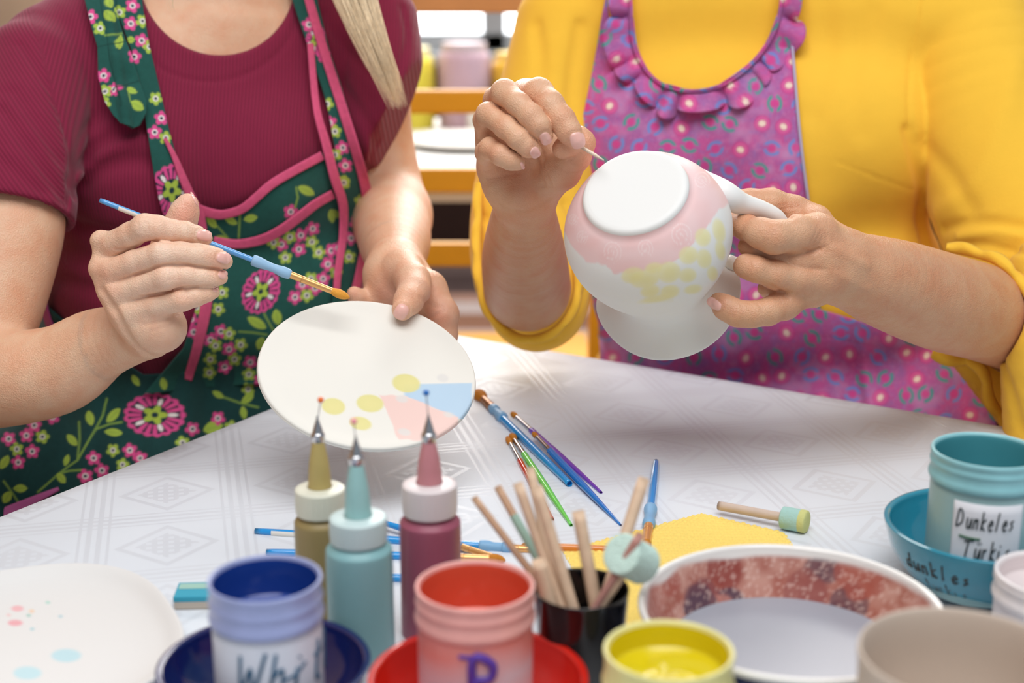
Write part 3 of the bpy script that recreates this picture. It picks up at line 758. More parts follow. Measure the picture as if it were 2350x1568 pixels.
w1 = thing('person', 'woman in a maroon ribbed shirt and green floral apron holding a brush and plate', 'person', cam2w(px(460, 1000, 1.55)))
oA, nA = cap_plane((225, 792, 1.175), (300, 772, 1.163), .2); oB, nB = cap_plane((905, 550, 1.405), (908, 600, 1.325), .6)
loA, hiA = bounds([(195, 440, 1.06), (545, 880, 1.25), (195, 880, 1.25), (545, 440, 1.06)], .006)
loB, hiB = bounds([(790, 480, 1.13), (1060, 850, 1.42), (800, 850, 1.42), (1060, 480, 1.13)], .008)
lo1, hi1 = np.array([-.68, -.42, 1.0]), np.array([.06, .66, 1.85])
clipBody1 = minus_hands((oA, nA, loA, hiA), (oB, nB, loB, hiB))
spotsA = [(333, 518, 1.065, 26, '#e0987e', .55), (430, 530, 1.08, 20, '#e6a890', .4), (215, 552, 1.10, 24, '#e8a890', .5), (378, 578, 1.065, 24, '#e2a088', .45), (484, 588, 1.075, 18, '#e4a48c', .4), (225, 630, 1.10, 26, '#e4a288', .5),
  (398, 630, 1.07, 24, '#e29e86', .5), (428, 678, 1.08, 22, '#dd947c', .5), (262, 665, 1.10, 20, '#e8ac94', .35), (431, 470, 1.12, 40, '#eeA08a', .7), (420, 510, 1.12, 36, '#ee9c86', .6), (505, 600, 1.09, 20, '#eba690', .5), (505, 640, 1.09, 16, '#eba690', .5), (380, 790, 1.10, 30, '#eab8a0', .3),
  (925, 712, 1.16, 22, '#e89a88', .6), (1000, 720, 1.21, 60, '#dc8c78', .5), (880, 680, 1.24, 50, '#dc9484', .45), (812, 672, 1.24, 18, '#e88c7c', .6), (945, 650, 1.2, 30, '#e4ae98', .3)]
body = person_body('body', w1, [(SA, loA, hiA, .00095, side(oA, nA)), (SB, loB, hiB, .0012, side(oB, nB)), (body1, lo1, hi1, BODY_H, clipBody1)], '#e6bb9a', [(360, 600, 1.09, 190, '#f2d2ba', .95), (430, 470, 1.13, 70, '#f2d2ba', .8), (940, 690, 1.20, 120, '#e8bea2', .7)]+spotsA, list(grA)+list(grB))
tag(w1)
nail(SA, 468, 541, 37, 27, 9, 1.10, w1); nail(SA, 513, 592, 34, 27, 12, 1.10, w1); nail(SA, 511, 630, 22, 22, 24, 1.10, w1, lift=.0002); nail(SA, 495, 664, 14, 15, 30, 1.11, w1, lift=.0002)
nail(SB, 921, 715, 38, 33, 122, 1.17, w1); nail(SA, 447, 458, 40, 7, 62, 1.14, w1, lift=.0002)
# shirt
sl1 = chain([(85, 190, 1.330, 144), (38, 380, 1.272, 146), (10, 580, 1.245, 148)], .02)
oS, nS = px(75, 480, 1.25), px(15, 640, 1.235)-px(60, 400, 1.262)
sl1 = And(sl1, Half(px(75, 482, 1.24), nS), .003)
sl1 = Sub(sl1, Off(chain([(16, 600, 1.245, 131), (22, 520, 1.250, 127)]), .0005), .002)
sl2 = chain([(850, 60, 1.47, 112), (868, 160, 1.455, 104), (880, 290, 1.44, 100)], .02); nS2 = px(895, 330, 1.40)-px(850, 100, 1.44)
sl2 = And(sl2, Half(px(926, 160, 1.40), np.array([.90, -.40, -.12])), .003)
hole1 = Cap(px(500, -45, 1.15), px(500, -45, 1.52), 181*1.15/FPX, 181*1.42/FPX)
hole1 = Cap(px(500, -40, 1.20), px(500, -70, 1.60), 178*1.22/FPX, 178*1.55/FPX)
st1 = U(.006, t1, sl1, sl2)
folds1 = [gline([(322, 20), (355, 138), (408, 174), (482, 187), (551, 175), (613, 143), (662, 90), (692, 10)], .0022, .0022, 1.3), gline([(158, 470, 1.30), (165, 400, 1.29), (158, 330, 1.27), (120, 220, 1.26), (75, 140, 1.25), (45, 100, 1.26)], .0030, .0022, 1.28),
 gline([(165, 420), (210, 350), (280, 305), (340, 285)], .008, .0055, 1.285), gline([(175, 440), (230, 390), (300, 370), (350, 372)], .008, .005, 1.285), gline([(170, 380), (200, 300), (240, 260)], .007, .0035, 1.28),
 gline([(185, 410), (240, 345), (320, 315)], .007, -.0028, 1.28),
 gline([(0, 250), (60, 330), (110, 400), (150, 460)], .006, .0036, 1.22), gline([(-40, 330), (30, 390), (100, 440)], .006, .0024, 1.21), gline([(30, 210), (90, 290), (140, 370)], .006, .0024, 1.235),
 gline([(110, 560), (200, 600), (320, 620), (420, 600)], .009, .006, 1.33), gline([(120, 640), (230, 665), (350, 660)], .009, .005, 1.33), gline([(180, 520), (280, 540), (380, 530)], .009, .005, 1.32),
 gline([(700, 60, 1.39), (760, 160, 1.38), (830, 260, 1.39), (868, 330, 1.42)], .006, .003, 1.39), gline([(740, 30, 1.40), (800, 120, 1.40), (880, 200, 1.40)], .005, .003, 1.40), gline([(480, 520), (560, 480), (640, 440)], .008, .002, 1.29),
 gline([(925, 20, 1.40), (935, 90, 1.39), (915, 160, 1.38)], .004, .003, 1.4), gline([(860, 480, 1.45), (850, 400, 1.42), (862, 300, 1.41)], .005, .003, 1.42)]
S1 = Groove(st1, onsurf(st1, folds1, 12)); S1s = Sub(S1, hole1, .004)
loS, hiS = np.array([-.62, -.22, 1.10]), np.array([.05, .42, 1.72])
V, F = surfnet(S1s, loS, hiS, .0030)
M_shirt1 = cloth_mat('maroon_rib_knit', '#84203f', rib=.9, ribscale=1450*2*math.pi/6.28/ .72, weave=900, sheen=.15)
# rib direction follows the sleeve on the arm
xy = to_px(V); ca, sa_ = math.cos(R(28)), math.sin(R(28)); ssl = np.clip((150-(xy[:, 0]-(xy[:, 1]-330)*.12))/14+.5, 0, 1)*(xy[:, 1] > 60)
uu = V[:, 0]*(1-ssl)+(V[:, 0]*ca*1.0+V[:, 1]*-sa_*-1.0)*ssl if False else np.where(xy[:, 0] < 150-(330-xy[:, 1])*.25*(xy[:, 1] < 330), V[:, 0]*.80+V[:, 1]*.60, V[:, 0])
o = mesh_obj('t_shirt', cam2w(V), F, M_shirt1, w1, uv=np.stack([uu, V[:, 1]], 1))
folds_nb = 0
nb = ribbon('neckband', S1, [(314, -25), (331, 50), (352, 98), (388, 136), (435, 158), (482, 164), (530, 159), (584, 136), (630, 96), (660, 45), (676, -20)], 44, M_shirt1, o, off=.0020, bulge=.0014, sm=6, alonguv=True, thick=.002)
# trousers under the table (coarse)
hip1 = px(430, 1010, 1.60); E2 = np.array([e2@RX, e2@UP, e2@FW]); E1 = np.array([e1@RX, e1@UP, e1@FW]); DN = np.array([0, -CP, SP])
def legs(hip, fw, sidev, name, parent, m):
    nodes = []
    for s_ in (-1, 1):
        h0 = hip+sidev*s_*.09+DN*.02; kn = h0+fw*.40+DN*.03; ft_ = kn+DN*.40; ft_[:] = ft_
        z = cam2w(ft_)[2]; ft_ = ft_+DN*(z-.05)
        nodes += [Cap(h0, kn, .085, .062), Cap(kn, ft_, .06, .042), Cap(ft_, ft_+fw*.13, .035, .028)]
    f = U(.03, *nodes); P = np.array([n_.a for n_ in nodes]+[n_.b for n_ in nodes]); V, F = surfnet(f, P.min(0)-.1, P.max(0)+.1, .009)
    return mesh_obj(name, cam2w(V), F, m, parent)
M_jeans = mat('dark_trousers', '#2a3040', rough=.9, noise=.1)
legs(px(330, 1190, 1.56), E2, E1, 'trousers', w1, M_jeans)
# ---- apron
PAL = dict(pink=linA('#d9508f'), dark=linA('#1d3440'), white=linA('#ece4e2'), green=linA('#a9c24a'))
GRN = linA('#20534b'); GRN_shade = linA('#1a4241'); LIME = linA('#a6c04c'); PINK = linA('#dc4e8e'); TRIM = linA('#d2567c'); STEM = linA('#7fa04a')
P_FL = [(304, 14, 0), (208, 43, 0), (300, 55, 0), (325, 94, 0), (308, 131, 0), (237, 176, 0), (263, 208, 0), (370, 272, 0), (355, 304, 0), (709, 57, 0), (742, 127, 0), (756, 282, 0), (792, 380, 0), (786, 339, 0),
 (689, 539, 0), (716, 524, 0), (645, 560, 0), (685, 572, 0), (751, 607, 0), (759, 576, 0), (805, 547, 0), (817, 512, 0), (676, 682, 0), (722, 661, 0), (693, 653, 0), (438, 732, 0), (444, 761, 0), (525, 800, 0), (515, 841, 0), (506, 759, 0), (482, 779, 0), (598, 872, 0), (666, 485, 0), (775, 570, 0), (740, 640, 0),
 (79, 979, 0), (61, 1002, 0), (74, 1038, 0), (41, 1063, 0), (214, 1053, 0), (298, 1035, 0), (232, 1081, 0), (321, 1053, 0), (196, 1094, 0), (357, 834, 0), (340, 826, 0), (120, 960, 0), (20, 1010, 0), (440, 985, 0), (574, 830, 0), (625, 900, 0), (500, 960, 0)]
G_FL = [(274, 29), (327, 49), (229, 69), (241, 212), (357, 227), (380, 317), (343, 108), (750, 239), (768, 302), (768, 355), (786, 417), (827, 461), (664, 543), (714, 555), (654, 591), (627, 555), (730, 580), (788, 419), (703, 678), (770, 625), (509, 671), (500, 709), (525, 765), (494, 792), (552, 790), (538, 823), (482, 823), (480, 854), (571, 858), (569, 893), (450, 705), (800, 590), (712, 640),
 (97, 1005), (38, 1033), (258, 1035), (281, 1068), (418, 1017), (205, 870), (530, 980), (460, 560), (240, 240)]
LEAV = [(530, 505, 34, 16, 30), (575, 500, 32, 18, -10), (485, 508, 36, 18, 50), (506, 547, 34, 16, 0), (701, 437, 42, 20, 25), (759, 495, 32, 16, 80), (768, 490, 28, 14, 40), (589, 740, 50, 22, 30), (635, 727, 36, 22, 80), (598, 787, 30, 22, -70), (568, 914, 36, 18, -35), (558, 947, 30, 16, 80), (260, 954, 46, 20, -45), (207, 961, 36, 18, 80), (166, 1012, 34, 18, 45), (260, 994, 44, 18, 5), (153, 1058, 28, 14, -70), (140, 1099, 30, 18, 45), (311, 872, 30, 14, 60), (375, 880, 30, 16, 80), (10, 1063, 36, 18, -60), (46, 1122, 34, 18, 0), (15, 1142, 30, 20, -60), (252, 40, 28, 16, 60), (272, 100, 34, 20, 100), (300, 212, 30, 14, 20), (313, 245, 34, 20, 30), (250, 10, 26, 14, 80), (488, 982, 48, 30, -15), (300, 92, 18, 16, 0), (760, 305, 26, 14, -70), (500, 905, 30, 14, 30)]
STM = [[(548, 545), (551, 490)], [(482, 500), (505, 525), (527, 550)], [(678, 430), (682, 452), (676, 475)], [(606, 720), (626, 756)], [(548, 760), (580, 762), (612, 767)], [(510, 910), (550, 925), (593, 935)], [(245, 915), (235, 955), (219, 987), (200, 1020), (179, 1058), (133, 1089), (87, 1130)], [(183, 970), (184, 1010), (179, 1055)], [(219, 987), (250, 975), (280, 970)], [(8, 1106), (25, 1130), (40, 1152)], [(240, 85), (280, 80)], [(290, 205), (296, 235), (313, 250)], [(133, 1089), (160, 1082), (190, 1080)]]
def paint_green(XY, base=None):
    n = fract_noise(XY, 6, 1)*.5+fract_noise(XY, 40, 2)*.5
    C = np.tile(GRN if base is None else base, (len(XY), 1))*(.86+.28*n[:, None])
    for s_ in STM: p_line(C, XY, s_, 4.5, STEM)
    for x, y, L_, w_, a_ in LEAV: p_leaf(C, XY, x, y, L_, w_, R(a_), LIME, STEM)
    for i, (x, y, _) in enumerate(P_FL): p_flower(C, XY, x, y, 17, PINK, i*1.3, PAL['white'], PAL['dark'])
    for i, (x, y) in enumerate(G_FL): p_flower(C, XY, x, y, 16, LIME, i*1.7+.5, PAL['white'], PAL['dark'])
    p_medal(C, XY, 394, 437, 50, 62, .2, PAL); p_medal(C, XY, 598, 669, 42, 54, .5, PAL); p_medal(C, XY, 355, 953, 71, 52, 0, PAL); p_medal(C, XY, 723, 92, 22, 34, .3, PAL)
    return C
def paint_trim(XY):
    n = fract_noise(XY, 7, 3)*.6+fract_noise(XY, 3, 4)*.4; return np.tile(TRIM, (len(XY), 1))*(.88+.24*n[:, None])
M_apron1 = cloth_mat('floral_cotton', '#ffffff', attr=True, weave=1100, sheen=.1, bstr=.35, noise=.05); M_trim1 = M_apron1
F1 = U(.03, S1, lap1)
F1b = U(.02, st1, lap1)
ap1 = thing('apron', None, None, (0, 0, 0)); ap1.parent = w1; ap1.location = tuple(-root_loc(w1))
fold_a = lambda XY: .0022*np.sin((XY[:, 0]+XY[:, 1]*.35)/34)*np.clip((XY[:, 1]-560)/150, 0, 1)+.0015*np.sin((XY[:, 0]*.4+XY[:, 1])/26+1)*np.clip((XY[:, 1]-700)/200, 0, 1)
bib = drape('bib', F1b, [(438, 440), (460, 484), (510, 492), (560, 478), (600, 440), (660, 402), (738, 352), (775, 340)], [(330, 905), (450, 890), (600, 880), (700, 860), (760, 840)], [(438, 440), (450, 560), (455, 690), (420, 800), (330, 905)], [(775, 340), (800, 420), (822, 520), (815, 620), (790, 740), (760, 840)], M_apron1, ap1, step=2.6, off=.0055, paint=paint_green, disp=fold_a, sm=10)
skirt = drape('skirt', F1b, [(95, 690), (200, 780), (330, 860), (500, 850), (700, 800), (830, 700)], [(-140, 1330), (100, 1300), (400, 1240), (700, 1150), (900, 1050)], [(95, 690), (20, 850), (-80, 1000), (-140, 1330)], [(830, 700), (870, 850), (900, 1050)], M_apron1, ap1, step=3.0, off=.0045, paint=lambda XY: paint_green(XY, GRN_shade), disp=lambda XY: .0030*np.sin((XY[:, 0]+.2*XY[:, 1])/30)+.003*np.sin(XY[:, 0]/17+2), sm=14)  # same cotton as the bib, its green darkened to paint in the shade
ribbon('strap', F1b, [(292, -60), (294, 0), (322, 110), (345, 210), (365, 310), (385, 400), (405, 470), (440, 560)], [66, 66, 42, 44, 50, 62, 72, 70], M_apron1, ap1, off=.0075, paint=paint_green, step=2.4, sm=6)
ribbon('trim', F1b, [(378, 318), (400, 360), (420, 410), (440, 455), (458, 490), (466, 530)], [6, 12, 18, 20, 20, 18], M_apron1, ap1, off=.0105, paint=paint_trim, sm=5)
ribbon('strap', F1b, [(690, -60), (700, 0), (735, 120), (770, 230), (795, 340), (810, 430), (815, 520), (800, 630), (785, 720)], [56, 56, 44, 44, 54, 62, 62, 60, 50], M_apron1, ap1, off=.0085, paint=paint_green, step=2.4, sm=6)
ribbon('trim', F1b, [(696, -60), (709, 0), (745, 122), (785, 245), (823, 368), (842, 450), (845, 524), (828, 615), (800, 720)], [20, 20, 21, 22, 22, 24, 24, 20, 14], M_apron1, ap1, off=.0115, paint=paint_trim, sm=6)
ribbon('trim', F1b, [(712, 100), (726, 245), (748, 330), (768, 408), (787, 470), (787, 540), (776, 620), (772, 672)], [14, 16, 20, 22, 21, 18, 16, 14], M_apron1, ap1, off=.0125, paint=paint_trim, sm=6)
ribbon('trim', F1b, [(455, 480), (485, 490), (515, 492), (555, 480), (590, 452), (622, 424), (668, 396), (740, 357)], [22, 22, 20, 20, 20, 20, 20, 20], M_apron1, ap1, off=.0085, paint=paint_trim, sm=4)
ribbon('trim', F1b, [(490, 553), (545, 560), (600, 550), (645, 528), (690, 495), (725, 468), (765, 445)], [20, 20, 22, 22, 22, 21, 20], M_apron1, ap1, off=.0085, paint=paint_trim, sm=4)
ribbon('trim', F1b, [(476, 640), (474, 690), (466, 740), (452, 800), (440, 840), (430, 872)], [24, 26, 25, 22, 20, 20], M_apron1, ap1, off=.0085, paint=paint_trim, sm=4)
ribbon('trim', F1b, [(110, 640), (100, 690), (112, 740), (130, 770)], 16, M_apron1, ap1, off=.0075, paint=lambda XY: paint_trim(XY)*.0+linA('#b8508c'), sm=4)
# knotted hanging end of the neck strap
def loop_paint(XY):
    C = paint_green(XY); 
    p_line(C, XY, [(233, 0), (246, 80), (258, 150), (272, 205), (282, 245)], 2.2, GRN*.45); p_line(C, XY, [(226, 110), (262, 104), (288, 100)], 2, GRN*.5); p_line(C, XY, [(262, 205), (300, 195), (326, 186)], 2.2, GRN*.45); p_line(C, XY, [(255, 215), (262, 205)], 2, GRN*.5)
    return C
lp_d = lambda XY: .006+.004*np.exp(-((XY[:, 0]-(245+.16*XY[:, 1]))/10)**2)+.0025*np.sin(XY[:, 1]/17)*np.exp(-((XY[:, 0]-(262+.16*XY[:, 1]))/26)**2)
drape('strap_end', F1b, [(192, -60), (225, -60), (262, -60)], [(283, 284), (303, 296), (322, 288)], [(192, -60), (194, 0), (212, 70), (224, 110), (226, 180), (242, 236), (262, 268), (283, 284)], [(262, -60), (264, 20), (290, 95), (314, 165), (336, 232), (336, 262), (322, 288)], M_apron1, ap1, step=2.4, off=.0085, paint=loop_paint, disp=lp_d, sm=8, thick=.003)
# hem trim of the skirt along the table edge
ribbon('trim', F1b, [(-60, 1212), (0, 1182), (50, 1160), (100, 1138), (135, 1122)], [26, 24, 20, 14, 6], M_apron1, ap1, off=.0095, paint=lambda XY: paint_trim(XY)*.0+linA('#c86aa8'), sm=8)
# ---- hair
def strands(name, guides, n, spread, m, parent, rad=.00028, npt=14, seed=3, jit=.0015):
    rg = np.random.default_rng(seed); G = []
    g = np.array([px(x, y, D) for x, y, D, s in guides]); sp = np.array([s*D/FPX for x, y, D, s in guides])
    t = np.linspace(0, 1, npt); tt = np.linspace(0, 1, len(g)); 
    for i in range(n):
        a = rg.uniform(0, 2*math.pi); r_ = math.sqrt(rg.uniform()); ox, oz = r_*math.cos(a), r_*math.sin(a)*spread; ph = rg.uniform(0, 6.28); cut = 1-.34*rg.uniform(0, 1)**1.2
        P = np.stack([np.interp(t*cut, tt, g[:, j]) for j in range(3)], 1); s_ = np.interp(t*cut, tt, sp)
        P[:, 0] += ox*s_; P[:, 2] += oz*s_+0; P[:, 0] += np.sin(t*5+ph)*jit; P[:, 1] += rg.uniform(-.002, .002)
        for _ in range(2): P[1:-1] = (P[:-2]+P[1:-1]*2+P[2:])/4
        rr = np.full(npt, rad); rr[-3:] *= [.8, .5, .15]
        G.append(tube_geo(cam2w(P), rr, n=4, cap=False))
    V, F = joined(G); o = mesh_obj(name, V, np.array(F), m, parent); return o
M_hair = mat('blond_hair', '#f4deba', rough=.42, noise=.15, nscale=300, spec=.5); M_hair2 = mat('brown_hair', '#5a3c28', rough=.45, noise=.2, nscale=200)
hr = strands('hair', [(690, -520, 1.36, 50), (740, -300, 1.36, 60), (790, -90, 1.355, 60), (815, 0, 1.35, 50), (845, 80, 1.348, 42), (880, 160, 1.352, 32), (914, 250, 1.36, 24)], 760, .45, M_hair, w1)
strands('hair', [(395, -150, 1.30, 8), (392, -60, 1.295, 8), (390, 10, 1.30, 7), (397, 48, 1.305, 8)], 5, .4, M_hair, w1, rad=.00018)
def hair_cap(P, Mx, parent, m, s=1.0, back=True):
    f = U(.02, Ell(P(0, .045, -.022), np.array([.086, .092, .098])*s, Mx), Cap(P(0, -.02, -.06), P(0, -.10, -.075), .07*s, .045*s))
    f = Sub(f, Ell(P(0, -.035, .085), np.array([.062, .09, .06])*s, Mx), .01)
    c = P(0, 0, 0); V, F = surfnet(f, c-.2, c+.2, .004); return mesh_obj('hair', cam2w(V), F, m, parent)
hair_cap(HP1, HM1, w1, M_hair); eyes(HP1, w1)
# ------------------------------------------------------------------ woman 2 (yellow blouse)
handC_f = [
 [(1196, 262, 1.165, 40), (1208, 222, 1.135, 39), (1236, 214, 1.100, 34), (1262, 240, 1.088, 31.5), (1290, 276, 1.082, 30), (1306, 302, 1.080, 27), (1320, 322, 1.080, 22)],
 [(1150, 285, 1.165, 36), (1143, 232, 1.125, 33), (1158, 213, 1.098, 30), (1190, 240, 1.083, 27), (1218, 266, 1.077, 27), (1236, 288, 1.076, 25), (1251, 312, 1.080, 19)],
 [(1125, 320, 1.165, 34), (1114, 276, 1.118, 27), (1120, 262, 1.103, 26), (1160, 292, 1.085, 25.5), (1190, 318, 1.079, 25), (1212, 338, 1.080, 22), (1226, 347, 1.083, 17.5)],
 [(1128, 385, 1.150, 32), (1116, 350, 1.115, 24), (1124, 340, 1.100, 23.5), (1150, 356, 1.089, 23.5), (1172, 368, 1.087, 21), (1188, 374, 1.089, 17.5)],
]
thumbC = [(1248, 425, 1.150, 46), (1290, 392, 1.128, 42), (1322, 358, 1.112, 33), (1336, 328, 1.104, 28), (1326, 316, 1.103, 24), (1298, 336, 1.096, 23), (1288, 343, 1.096, 20)]
palmC = [[(1132, 350, 1.15, 38), (1150, 420, 1.152, 46), (1180, 462, 1.160, 48)], [(1185, 330, 1.160, 50), (1200, 400, 1.155, 52), (1208, 455, 1.165, 52)], [(1225, 290, 1.165, 46), (1270, 380, 1.142, 40), (1240, 445, 1.155, 44)], [(1150, 300, 1.17, 40), (1130, 340, 1.16, 32)], [(1196, 452, 1.145, 40), (1200, 462, 1.148, 38)]]
hC = U(.006, U(.0010, *[chain(c, .004) for c in handC_f]), U(.010, *[chain(c, .01) for c in palmC]))
hC = U(.003, hC, chain(thumbC, .005))
foreC = [(1207, 470, 1.175, 66), (1202, 510, 1.205, 78), (1203, 590, 1.285, 97), (1210, 660, 1.365, 101)]
armC = [(1210, 660, 1.365, 98), (1240, 420, 1.48, 100), (1300, 90, 1.53, 100)]
grC = wr(1236, 205, 1.070, 5, 40, 7, 140, .00025)+[gline([(1228, 335), (1232, 375), (1245, 425)], .003, .0022, 1.12), gline([(1245, 350), (1250, 390), (1262, 425)], .0022, .0012, 1.11), gline([(1150, 470), (1185, 484), (1225, 478), (1260, 455)], .0022, .0010, 1.13),
 gline([(1305, 362), (1320, 372), (1338, 368)], .0012, .0007, 1.075), gline([(1312, 375), (1330, 380), (1345, 370)], .001, .0004, 1.08), gline([(1115, 395), (1128, 392), (1138, 386)], .0014, .0008, 1.12), gline([(1300, 395), (1330, 393), (1345, 378)], .0014, .0004, 1.09), gline([(1120, 410), (1150, 405), (1190, 398)], .0016, .0005, 1.115)]
handD_f = [
 [(1868, 512, 1.165, 44), (1820, 488, 1.162, 38), (1768, 470, 1.160, 36), (1722, 462, 1.162, 27), (1688, 458, 1.166, 22)],
 [(1872, 540, 1.120, 50), (1825, 538, 1.103, 43), (1775, 545, 1.092, 37), (1745, 535, 1.096, 33), (1712, 522, 1.112, 28), (1680, 515, 1.132, 24), (1655, 508, 1.150, 20)],
 [(1885, 590, 1.118, 44), (1830, 600, 1.112, 34), (1780, 590, 1.112, 28), (1738, 574, 1.112, 22), (1716, 566, 1.118, 19), (1715, 568, 1.145, 17), (1750, 580, 1.165, 16)],
 [(1880, 640, 1.120, 42), (1830, 640, 1.110, 33), (1780, 632, 1.103, 31), (1735, 618, 1.100, 28), (1712, 611, 1.104, 25), (1706, 612, 1.128, 20), (1740, 625, 1.150, 18)],
 [(1868, 668, 1.130, 36), (1815, 662, 1.128, 26), (1775, 660, 1.130, 20), (1757, 662, 1.136, 15), (1758, 672, 1.15, 13)],
]
thumbD = [(1862, 650, 1.135, 44), (1800, 697, 1.118, 35), (1762, 716, 1.108, 29), (1725, 722, 1.104, 27.5), (1692, 720, 1.103, 27.5), (1664, 705, 1.106, 26), (1648, 692, 1.110, 20)]
palmD = [[(1870, 520, 1.150, 46), (1900, 570, 1.142, 52), (1925, 600, 1.140, 66)], [(1875, 545, 1.122, 50), (1905, 590, 1.130, 62)], [(1888, 590, 1.122, 46), (1905, 610, 1.130, 62)], [(1880, 640, 1.124, 42), (1905, 620, 1.135, 62)], [(1858, 660, 1.132, 34), (1900, 630, 1.14, 58)]]
hD = U(.007, U(.0012, *[chain(c, .005) for c in handD_f]), U(.012, *[chain(c, .012) for c in palmD]))
hD = U(.005, hD, chain(thumbD, .006))
foreD = [(1915, 600, 1.140, 74), (1955, 620, 1.147, 86), (2000, 638, 1.157, 98), (2070, 662, 1.180, 108), (2160, 693, 1.215, 113), (2265, 722, 1.272, 110), (2350, 760, 1.345, 102)]
armD = [(2350, 760, 1.345, 102), (2352, 640, 1.37, 98), (2340, 480, 1.42, 96), (2260, 120, 1.46, 95)]
grD = wr(1768, 545, 1.056, 5, 40, 6, 105, .0003)+wr(1880, 545, 1.07, 4, 40, 9, 110, .0003, .0011)+wr(1718, 610, 1.075, 3, 26, 6, 110, .0002)+wr(1680, 716, 1.078, 3, 20, 6, 110, .0002)+[
 gline([(1812, 498, 1.10), (1790, 496, 1.11), (1775, 492, 1.12)], .003, .003, 1.1), gline([(1778, 486), (1805, 478), (1840, 473)], .0013, .0007, 1.125), gline([(1770, 478), (1800, 470), (1835, 466)], .0012, .0005, 1.128),
 gline([(1843, 574), (1862, 577), (1880, 572)], .0016, .0014, 1.085), gline([(1765, 655), (1790, 668), (1806, 682)], .002, .0016, 1.10), gline([(1738, 696), (1745, 705), (1750, 716)], .0012, .0006, 1.085), gline([(1698, 698), (1703, 706), (1704, 716)], .001, .0005, 1.085),
 gline([(1900, 560), (1935, 580), (1990, 610)], .004, -.0012, 1.09), gline([(1905, 620), (1940, 640), (1990, 665)], .004, -.001, 1.09)]
t2 = U(.035, chain([(1310, 60, 1.53, 118), (1650, 30, 1.53, 170), (2190, 60, 1.45, 135)], .03), chain([(1480, 310, 1.545, 215), (1960, 320, 1.49, 225)]), chain([(1570, 650, 1.585, 200), (1950, 640, 1.535, 210)]), chain([(1570, 950, 1.70, 240), (1980, 950, 1.62, 235)]))
t2 = U(.03, t2, chain([(1500, 400, 1.500, 140), (1500, 430, 1.500, 140)]), chain([(1800, 410, 1.475, 150), (1800, 440, 1.475, 150)]), chain([(1640, -60, 1.54, 140), (1640, -180, 1.53, 105)]))
lap2 = U(.03, chain([(1580, 1060, 1.72, 230), (2010, 1060, 1.58, 230), (2270, 1090, 1.50, 170)], .03), chain([(1950, 900, 1.60, 220), (2120, 960, 1.56, 190)]))
neck2 = chain([(1640, -40, 1.53, 120), (1640, -230, 1.50, 102), (1635, -380, 1.45, 105)], .03)
hd2, HP2, HM2 = head_nodes(px(1630, -560, 1.40), (-.10, -.60, -.80), (.0, .82, -.52))
core2 = U(.02, Off(t2, -.006), neck2, hd2)
body2 = U(.02, core2, U(.012, *[chain(c, .01) for c in palmC], chain(foreC, .02), chain(armC, .02)), U(.014, *[chain(c, .012) for c in palmD], chain(foreD, .02), chain(armD, .02)))
NC = [(1325, 322, 40, 36, 78), (1252, 318, 30, 27, 62), (1228, 350, 27, 25, 62)]; ND = [(1640, 698, 40, 23, -144)]
grC = onsurf(U(.012, hC, chain(foreC, .02)), grC); grD = onsurf(U(.014, hD, chain(foreD, .02)), grD)
grC += nail_grooves(hC, NC, 1.06); grD += nail_grooves(hD, ND, 1.09)
SCc = Groove(U(.012, hC, chain(foreC, .02)), grC); SD = Groove(U(.014, hD, chain(foreD, .02)), grD)
w2 = thing('person', 'woman in a yellow blouse and purple patterned apron painting an upside down jug', 'person', cam2w(px(1760, 1000, 1.65)))
oC, nC = px(1215, 700, 1.425), px(1203, 590, 1.285)-px(1210, 660, 1.365); nC /= np.linalg.norm(nC); oD, nD = cap_plane((2350, 760, 1.345), (2265, 722, 1.272), .25)
loC, hiC = bounds([(1070, 160, 1.05), (1340, 800, 1.44), (1070, 800, 1.44), (1400, 160, 1.05)], .006)
loD, hiD = bounds([(1600, 400, 1.05), (2380, 880, 1.36), (1600, 880, 1.36), (2380, 400, 1.05)], .006)
lo2, hi2 = np.array([-.03, -.42, 1.0]), np.array([.58, .70, 1.92])
clipBody2 = minus_hands((oC, nC, loC, hiC), (oD, nD, loD, hiD))
spotsC = [(1238, 195, 1.07, 30, '#c98468', .35), (1290, 300, 1.055, 36, '#d98a6c', .5), (1318, 322, 1.065, 24, '#eb9e86', .6), (1236, 290, 1.05, 24, '#dc967c', .4), (1253, 314, 1.06, 20, '#dd8a78', .5), (1228, 348, 1.07, 18, '#dd8a78', .5), (1120, 345, 1.08, 26, '#dc967c', .4), (1345, 330, 1.09, 36, '#e8aa8c', .4), (1296, 345, 1.08, 20, '#e69474', .5), (1200, 470, 1.12, 40, '#dc9c80', .3), (1190, 400, 1.12, 50, '#d89a80', .4),
 (1770, 555, 1.06, 30, '#dc8c6c', .55), (1900, 560, 1.08, 30, '#c88466', .4), (1718, 615, 1.08, 24, '#d08a6c', .45), (1650, 690, 1.09, 28, '#e08c74', .6), (1690, 715, 1.08, 24, '#e0a084', .4), (1735, 510, 1.10, 30, '#e09878', .5), (1700, 460, 1.15, 24, '#dc8c6c', .4), (1810, 485, 1.12, 24, '#c8785c', .5), (1765, 660, 1.11, 24, '#d08468', .4)]
body_b = person_body('body', w2, [(SCc, loC, hiC, .00105, side(oC, nC)), (SD, loD, hiD, .00105, side(oD, nD)), (body2, lo2, hi2, BODY_H, clipBody2)], '#d2a07c', [(1220, 330, 1.10, 190, '#e4ba9a', .9), (1780, 600, 1.10, 200, '#dcae8c', .8)]+spotsC, list(grC)+list(grD))
